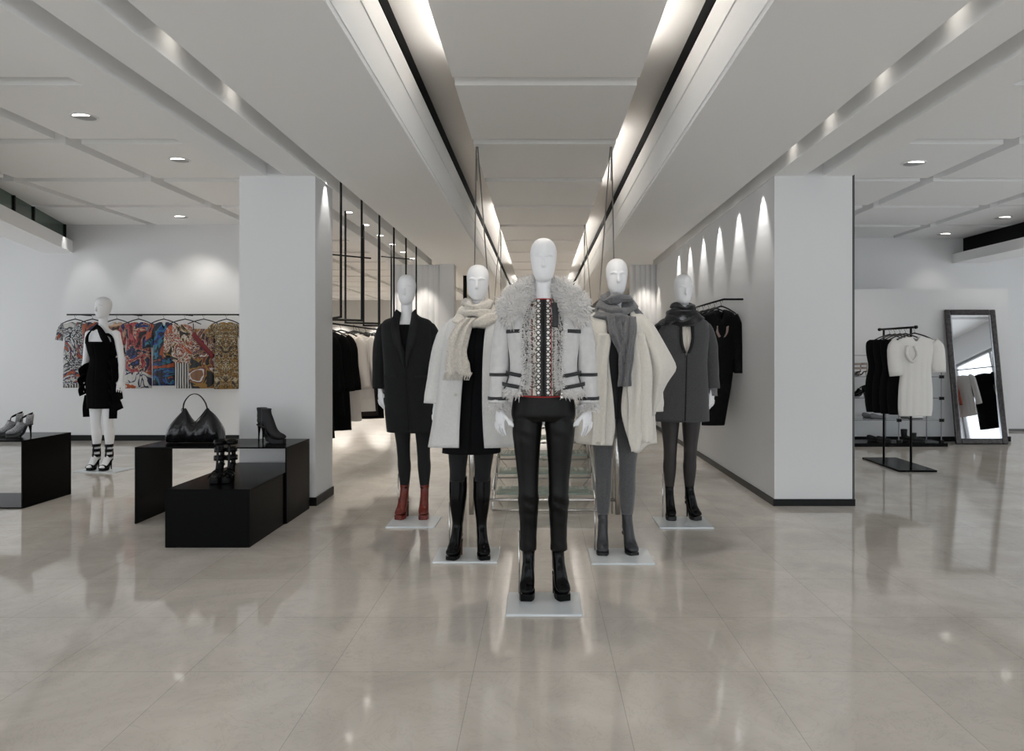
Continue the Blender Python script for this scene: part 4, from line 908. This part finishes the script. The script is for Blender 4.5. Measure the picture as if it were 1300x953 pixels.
# ---- black dresses on the right wall rail
t = thing('wall_rail', 'black rail bracketed off the right wall behind the grey-coated mannequin', 'clothes rail', (1.853, 7.0, 1.885))
MB().tube([(.195, 0, 0), (0, 0, 0)], .010, 12).build('bracket', BLKMET, t, True); MB().tube([(0, -.01, 0), (0, 2.4, 0)], .010, 12).build('bar', BLKMET, t, True); MB().tube([(.195, 2.3, 0), (0, 2.3, 0)], .010, 12).build('bracket', BLKMET, t, True)
LACE = mat('black_lace', (.002, .002, .0022), .6, spec=.15, bump=(90, .8, .3)); VELV = mat('black_velvet', (.004, .004, .004), .9, spec=.15)
prof = [(-.09, -.05, .05, .012), (-.11, -.11, .10, .022), (-.15, -.18, .14, .030), (-.25, -.19, .145, .035), (-.45, -.18, .14, .035), (-.8, -.19, .11, .035), (-1.18, -.20, .10, .035)]
nm2 = ['front', 'second', 'third', 'fourth', 'fifth']
for i in range(5):
    Y = 7.10+.26*i
    hanger((1.853, Y, 1.875), 0, nm2[i]+' hanger on the right wall rail, counted from the camera', 'hangers on the right wall rail', w=.15)
    L_ = 1.27 if i == 0 else 1.2
    garment('lace_dress' if i == 0 else 'black_dress', 'black lace-yoked long-sleeved dress, front of the right wall rail' if i == 0 else nm2[i]+' black dress on the right wall rail, behind the lace one', 'dress', (1.853, Y, 1.875), 0, prof[:-1]+[(-L_+.05, -.20, .04, .035), (-L_, -.20, .03, .03)],
            LACE if i == 0 else VELV, [([(.12, 0, -.15), (.160, 0, -.26), (.170, -.01, -.50), (.172, -.02, -.74)], [(.02, .05), (.026, .055), (.026, .05), (.026, .045)])], seed=i+20, neck=.10 if i == 0 else .03,
            extra=(lambda b, t_: (MB().ribbon([(-.055, -.034, -.26), (-.050, -.036, -.32), (-.025, -.037, -.37)], (.012, 0, .006), .003, 3).build('sheer_inset', mat('skin_tone_mesh', (.30, .22, .19), .6), b, True), MB().ribbon([(.055, -.034, -.26), (.050, -.036, -.32), (.025, -.037, -.37)], (.012, 0, .006), .003, 3).build('sheer_inset', mat('skin_tone_mesh', (.30, .22, .19), .6), b, True))) if i == 0 else None)

# ---- hanging rail frames and their clothes beyond the left pillar
G = ['first', 'second', 'third', 'fourth', 'fifth', 'sixth']
for k in range(6):
    a = Vector((-1.83, 6.32+.78*k, 0)); b = Vector((-2.14, 6.05+.78*k, 0))
    if k == 0: b = Vector((-1.93, 6.64, 0)); a = Vector((-1.83, 6.36, 0)); b = Vector((-2.12, 6.86, 0))
    z = 1.675
    t = thing('hanging_rail_frame', G[k]+' black rail frame hanging from the ceiling behind the left pillar, counted from the camera', 'clothes rail', (a.x, a.y, 0), 0, 'ceiling-hung rail frames')
    d = b-a; w_ = .011
    MB().tube([(0, 0, 3.03), (0, 0, z-w_)], w_, 4).build('post', BLKMET, t); MB().tube([(d.x, d.y, 2.90), (d.x, d.y, z-w_)], w_, 4).build('post', BLKMET, t)
    MB().tube([(0, 0, z), (d.x, d.y, z)], w_, 4).build('bar', BLKMET, t)
    if k in (1, 4): MB().tube([(-.28, -.25, 2.32 if k == 1 else 2.62), (.08, .06, 2.32 if k == 1 else 2.62)], .008, 6).build('crossbar', BLKMET, t)
t = thing('garment_rail', 'long black rail under the hanging frames behind the left pillar', 'clothes rail', (-2.20, 6.75, 1.655))
MB().tube([(0, 0, 0), (0, 4.4, 0)], .010, 10).build('bar', BLKMET, t, True)
COLS = [('black coat', mat('black_cloth', (.003, .003, .003), .9, spec=.1), .62, 1.15, .25), ('black long-sleeved jacket', mat('black_cloth', (.003, .003, .003), .9, spec=.1), .60, .95, .25), ('black coat', mat('black_cloth', (.003, .003, .003), .9, spec=.1), .62, 1.12, .25),
        ('ivory coat', mat('ivory_cloth', (.62, .56, .50), .85), .70, 1.05, .25), ('white coat', mat('white_cloth', (.66, .62, .57), .85), .62, .82, .25), ('long white coat', mat('white_cloth', (.66, .62, .57), .85), .7, .98, .25), ('dark brown jacket', mat('brown_black_cloth', (.020, .014, .012), .85), .70, 1.05, .25),
        ('long black coat', mat('black_cloth', (.003, .003, .003), .9, spec=.1), .70, 1.1, .2), ('grey cardigan', mat('grey_cloth', (.30, .29, .29), .9), .6, .8, .2), ('beige lace top', mat('beige_lace', (.45, .38, .32), .9, bump=(120, 1, .4)), .6, .7, .2), ('black shaggy coat', mat('black_shag', (.006, .006, .006), .95, bump=(80, 1, .3)), .7, 1.0, .2),
        ('black jacket', mat('black_cloth', (.003, .003, .003), .9, spec=.1), .6, .9, .2), ('brown velvet dress', mat('brown_velvet', (.09, .04, .03), .9), .5, 1.0, .2), ('grey wool coat', mat('grey_wool_cloth', (.12, .12, .12), .9), .6, .95, .2), ('black dress', mat('black_cloth', (.003, .003, .003), .9, spec=.1), .5, .9, .2)]
ords = ['first', 'second', 'third', 'fourth', 'fifth', 'sixth', 'seventh', 'eighth', 'ninth', 'tenth', 'eleventh', 'twelfth', 'thirteenth', 'fourteenth', 'fifteenth']
xx = [-2.02, -2.02, -1.99, -1.99, -1.96, -1.98, -1.97, -1.95, -1.94, -1.93, -1.90, -1.90, -1.9, -1.9, -1.9]
for i, (nm_, m_, wf, L_, _) in enumerate(COLS):
    Y = 6.92+.22*i; rz = .30
    dxx = (-.10, -.06, -.05, .0, .08, .05, .03, .05)[i] if i < 8 else .10
    hanger((-2.18+dxx, Y, 1.645), rz, ords[i]+' hanger on the long rail behind the left pillar', 'hangers on the long rail', w=.19)
    sl_ = [([(s*.15, 0, -.145), (s*.21, 0, -.22), (s*.235, -.02, -.45), (s*(.26), -.05, -min(.70, L_-.08))], [(.022, .05), (.032, .06), (.032, .055), (.034, .058)]) for s in (-1, 1)]
    garment('hanging_garment', nm_+', '+ords[i]+' on the long rail behind the left pillar', nm_.split()[-1], (-2.18+dxx, Y, 1.645), rz, [(-.09, -.05, .05, .012), (-.11, -.10, .10, .022), (-.155, -.18, .18, .032), (-.30, -.185, .185, .04), (-.6, -.19, .19, .045), (-L_+.05, -.215, .215, .05), (-L_, -.22, .22, .05)], m_, sl_, seed=i+40)

# ============================================================ FREESTANDING RACK (right)
xr, ya, yb = 4.26, 7.97, 8.60
t = thing('garment_rack', 'small freestanding black rack on a parallelogram base holding black and white dresses', 'clothes rack', (xr, (ya+yb)/2, 0))
MB().prism([(4.04-xr, -.48), (4.47-xr, -.48), (4.50-xr, .48), (4.07-xr, .48)], 0, .022).build('base_plate', STEEL, t, bevel=.002)
for dy in (ya-8.285, yb-8.285): MB().tube([(0, dy, .02), (0, dy, 1.63)], .013, 10).build('post', BLKMET, t, True)
MB().tube([(0, -.42, 1.635), (0, .42, 1.635)], .013, 10).build('top_bar', BLKMET, t, True)
for y_ in (-.42, .42): t2 = MB().tube([(0, y_-.012, 1.635), (0, y_+.012, 1.635)], .02, 10).build('end_cap', BLKMET, t, True)
WD = mat('white_crepe', (.70, .68, .65), .75, bump=(12, .2, 0))
def drape(b, t_):
    MB().tube([(-.10, -.045, -.20), (-.12, -.062, -.30), (-.06, -.075, -.38), (.0, -.062, -.30), (-.03, -.05, -.20)], .016, 10, sub=4).build('draped_knot', WD, b, True)
hanger((xr, 7.89, 1.622), 0, 'front hanger on the freestanding rack, carrying the white dress', 'hangers on the freestanding rack', w=.21)
garment('white_dress', 'white puff-sleeved dress with draped bodice on the freestanding rack', 'dress', (xr, 7.89, 1.622), 0, [(-.10, -.08, .10, .014), (-.12, -.16, .19, .026), (-.17, -.215, .24, .038), (-.30, -.20, .215, .048), (-.50, -.165, .185, .048), (-.70, -.18, .20, .052), (-.90, -.185, .20, .052), (-.995, -.175, .185, .05)], WD,
        [([(-.19, 0, -.15), (-.235, 0, -.25), (-.215, -.01, -.54)], [(.03, .06), (.045, .075), (.045, .075)]), ([(.21, 0, -.15), (.265, 0, -.25), (.270, -.01, -.50)], [(.03, .06), (.045, .075), (.045, .075)])], seed=60, neck=.05, extra=drape)
bl_ = [(-.12, -.13, .13, .015), (-.16, -.17, .17, .026), (-.28, -.17, .17, .035), (-.45, -.145, .145, .035), (-.62, -.175, .175, .04), (-.85, -.185, .185, .04), (-1.0, -.165, .165, .04)]
for i in range(4):
    Y = 8.09+.12*i
    hanger((xr, Y, 1.622), -.1, nm2[i+1 if i else 1]+' hanger on the freestanding rack, counted from the camera', 'hangers on the freestanding rack', w=.19)
    garment('black_dress', ('black sleeveless dress directly behind the white one on the freestanding rack', 'second black dress on the freestanding rack', 'third black dress on the freestanding rack', 'rearmost black dress on the freestanding rack')[i], 'dress', (xr-.02-.03*i, Y, 1.622), -.1, bl_, DRBLK, seed=70+i, neck=.10)

# ============================================================ GLASS SHELF UNIT (right)
GL = mat('clear_glass', (.93, .96, .97), .03, trans=1, ior=1.05, spec=.3)
t = thing('glass_shelving', 'glass cube shelving on a black plinth against the right partition', 'shelving', (5.0, 10.12, 0))
MB().box(-1.6, .82, -.22, .24, 0, .05).build('plinth', STEEL, t)
lv = [.375, .69, .998, 1.305]; cx = [-.75, -.10, .14+.0, .75]; cx = [-1.5, -.6, .14, .75]
for z_ in lv: MB().box(cx[0], cx[-1], -.18, .20, z_-.004, z_+.004).build('glass_shelf', GL, t)
for x_ in cx:
    MB().box(x_-.004, x_+.004, -.18, .20, .05, lv[1] if x_ == cx[2] else lv[3]).build('glass_divider', GL, t)
    for y_ in (-.18, .20): MB().box(x_-.006, x_+.006, y_-.005, y_+.005, .05, lv[1] if x_ == cx[2] else lv[3]).build('edge_rod', mat('grey_edge', (.25, .26, .28), .4), t)
    for z_ in [.07]+lv:
        if x_ == cx[2] and z_ > .7: continue
        MB().box(x_-.028, x_+.028, -.205, -.17, z_-.022, z_+.022).build('connector', BLKMET, t)
for z_ in lv: MB().box(cx[0], cx[-1], -.186, -.178, z_-.005, z_+.005).build('edge_rod', mat('grey_edge', (.25, .26, .28), .4), t)
NUDE = mat('nude_leather', (.38, .30, .26), .4); GRY = mat('grey_shoe', (.18, .18, .19), .4); WHS = mat('white_shoe', (.7, .7, .7), .4)
SH = [(1106, .052, 'flat', BLKSUE, 'black shoe at the left of the shelving plinth', .10, PI/2), (1118, .052, 'flat', BLKSUE, 'second black shoe from the left on the shelving plinth', .10, PI/2), (1150, .052, 'flat', BLKSUE, 'black ankle shoe near the right of the shelving plinth', .17, PI/2+.2), (1162, .052, 'flat', BLKSUE, 'black shoe at the right of the shelving plinth', .13, PI/2+.1),
      (1100, .381, 'flat', GRY, 'grey shoe on the lowest glass shelf', .10, PI/2), (1110, .381, 'flat', GRY, 'grey shoe beside its pair under the black dresses', .10, PI/2), (1148, .381, 'flat', WHS, 'white shoe on the lowest glass shelf', .10, PI/2), (1158, .381, 'flat', WHS, 'right-hand white shoe on the lowest glass shelf', .10, PI/2),
      (1094, .696, 'pump', BLKLEA, 'dark heeled sandal on the middle glass shelf', .1, -PI/2), (1088, 1.004, 'sandal', NUDE, 'nude strappy sandal on the upper glass shelf', .1, -PI/2), (1096, 1.004, 'sandal', NUDE, 'second nude strappy sandal on the upper glass shelf', .1, -PI/2-.2)]
for si, (u, z_, st, m_, lb, tp, yw) in enumerate(SH):
    Y = 10.05 if si % 2 else 10.19; shoe(lb, st, X(u, Y), Y, z_, yw, group='shoes on the glass shelving', top=tp, hh=.07, plat=.015, ys=.9, upper=m_, solem=BLKSOLE, heelm=m_, heel='stiletto', name='shoe_upper')

# ============================================================ LEANING MIRROR
w_, h_ = .765, 2.01; ang = math.atan2(.295, 1.99)
t = thing('floor_mirror', 'tall dark-framed mirror leaning against the right partition', 'mirror', (X(1245, 10.18), 10.175, 0)); t.rotation_euler = (-ang, 0, 0)
fr_ = .085
for nm_, (a, b, c, d) in (('frame_side', (-w_/2, -w_/2+fr_, 0, h_)), ('frame_side', (w_/2-fr_, w_/2, 0, h_)), ('frame_rail', (-w_/2+fr_, w_/2-fr_, 0, fr_)), ('frame_rail', (-w_/2+fr_, w_/2-fr_, h_-fr_, h_))):
    MB().box(a, b, -.045, .0, c, d).build(nm_, mat('dark_silvered_wood', (.05, .045, .045), .3, .3, bump=(25, .2, .4)), t, bevel=.018)
MB().box(-w_/2+fr_-.01, w_/2-fr_+.01, -.022, -.01, fr_-.01, h_-fr_+.01).build('mirror_glass', mat('mirror_silver', (.85, .87, .9), .02, 1), t)
for a, b, c, d in ((-w_/2+fr_-.004, -w_/2+fr_+.012, fr_, h_-fr_), (w_/2-fr_-.012, w_/2-fr_+.004, fr_, h_-fr_)): MB().box(a, b, -.034, -.02, c, d).build('bevel_strip', mat('silver_bevel', (.5, .52, .55), .2, 1), t)
# rack in the right bay, seen only in the mirror
RC = (7.75, 8.05)
t = thing('garment_rack', 'black rack of shirts and jackets seen reflected in the leaning mirror', 'clothes rack', (RC[0], RC[1], 0), .45)
MB().tube([(-.9, 0, 1.72), (.9, 0, 1.72)], .010, 10).build('top_bar', BLKMET, t, True)
for x_ in (-.9, .9): MB().tube([(x_, 0, 1.73), (x_, 0, .02)], .012, 10).build('post', BLKMET, t); MB().box(x_-.02, x_+.02, -.22, .22, 0, .02).build('foot', BLKMET, t)
PALE = mat('pale_shirt', (.6, .58, .55), .8); BK_ = mat('black_cloth', (.003, .003, .003), .9, spec=.1); RU = mat('rust_cloth', (.25, .05, .02), .8)
for i, (nm_, ct_, m_, dx) in enumerate((('black jacket', 'jacket', BK_, -.70), ('rust dress', 'dress', RU, -.40), ('pale shirt', 'shirt', PALE, -.10), ('black coat', 'coat', BK_, .24), ('cream shirt', 'shirt', mat('cream_shirt', (.55, .5, .42), .8), .52))):
    x_, y_ = RC[0]+dx*math.cos(.45), RC[1]+dx*math.sin(.45)
    garment('hanging_garment', nm_+' on the rack reflected in the leaning mirror', ct_, (x_, y_, 1.71), .95, tee(.20, (1.0, 1.2, .85, 1.1, .9)[i]), m_, slv(.20, .45), seed=90+i)

# ============================================================ SUSPENDED GLASS STAIR IN THE AISLE
t = thing('suspended_glass_stair', 'steel-framed glass steps hung on cables in the middle of the aisle', 'staircase', (.035, 5.78, 0))
GST = mat('green_glass_tread', (.50, .60, .54), .08, trans=.55, ior=1.3, spec=.6)
for s in (-1, 1):
    MB().tube([(s*.61, .0, .0), (s*.61, .0, .95)], .022, 14).build('post', CHROME, t, True)
    MB().tube([(s*.565, .02, .0), (s*.565, .02, .95)], .008, 8).build('post', CHROME, t, True)
    MB().tube([(s*.61, 4.2, .0), (s*.61, 4.2, 1.0)], .022, 14).build('post', CHROME, t, True)
    for dz, r_ in ((0, .012), (.16, .009)):
        MB().tube([(s*.44, .06, .03+dz), (s*.44, 2.0, .60+dz), (s*.44, 4.2, .62+dz)], r_, 10).build('stringer', CHROME, t, True)
    zz = MB(); P_ = []
    for i in range(13): y_ = .06+i*.16; z_ = .03+(y_-.06)*.294; P_.append((s*.44, y_, z_+(.16 if i % 2 else 0)))
    zz.tube(P_, .006, 6).build('lattice', CHROME, t, True)
    MB().tube([(s*.80, 4.2, .95), (s*.40, 4.2, .95)], .010, 8).build('cross_rail', CHROME, t, True)
    MB().tube([(s*.61, .05, .93), (s*.38, .1, .93)], .010, 8).build('cross_rail', CHROME, t, True)
    MB().tube([(s*.61, 0, .93), (s*.61, 4.2, .98)], .014, 10).build('handrail', CHROME, t, True)
    for y0_ in (.85, 4.9):
        MB().tube([(s*.645, y0_, 3.45), (s*.60, .0 if y0_ < 2 else 4.2, .93)], .0055, 6).build('cable', CABLE, t, True)
        MB().tube([(s*.645, y0_, 3.45), (s*(.40 if y0_ < 2 else .78), .1 if y0_ < 2 else 4.2, .93)], .0055, 6).build('cable', CABLE, t, True)
        MB().tube([(s*.645, y0_, 3.20), (s*.642, y0_-.05, 2.98)], .011, 8).build('turnbuckle', CABLE, t, True)
for z_, r_ in ((.12, .014),): MB().tube([(-.61, 0, z_), (.61, 0, z_)], r_, 12).build('cross_rail', CHROME, t, True)
for i in range(5):
    y_ = .25+.38*i; z_ = .11+.112*i
    MB().box(-.42, .42, y_, y_+.30, z_, z_+.016).build('glass_tread', GST, t)
    MB().tube([(-.44, y_+.02, z_-.035), (.44, y_+.02, z_-.035)], .006, 8).build('cross_rail', CABLE, t, True)
    for s in (-1, 1): MB().tube([(s*.42, y_+.02, z_-.035), (s*.36, y_+.02, z_-.11)], .004, 6).build('brace', CABLE, t)
    MB().ell((0, y_+.02, z_-.035), (.022, .01, .012), 10, 6).build('clamp', CABLE, t)
MB().tube([(-.44, .06, .02), (.44, .06, .02)], .010, 8).build('cross_rail', CHROME, t, True)
MB().box(-.42, .42, 2.15, 4.2, .66, .675).build('glass_landing', GST, t)
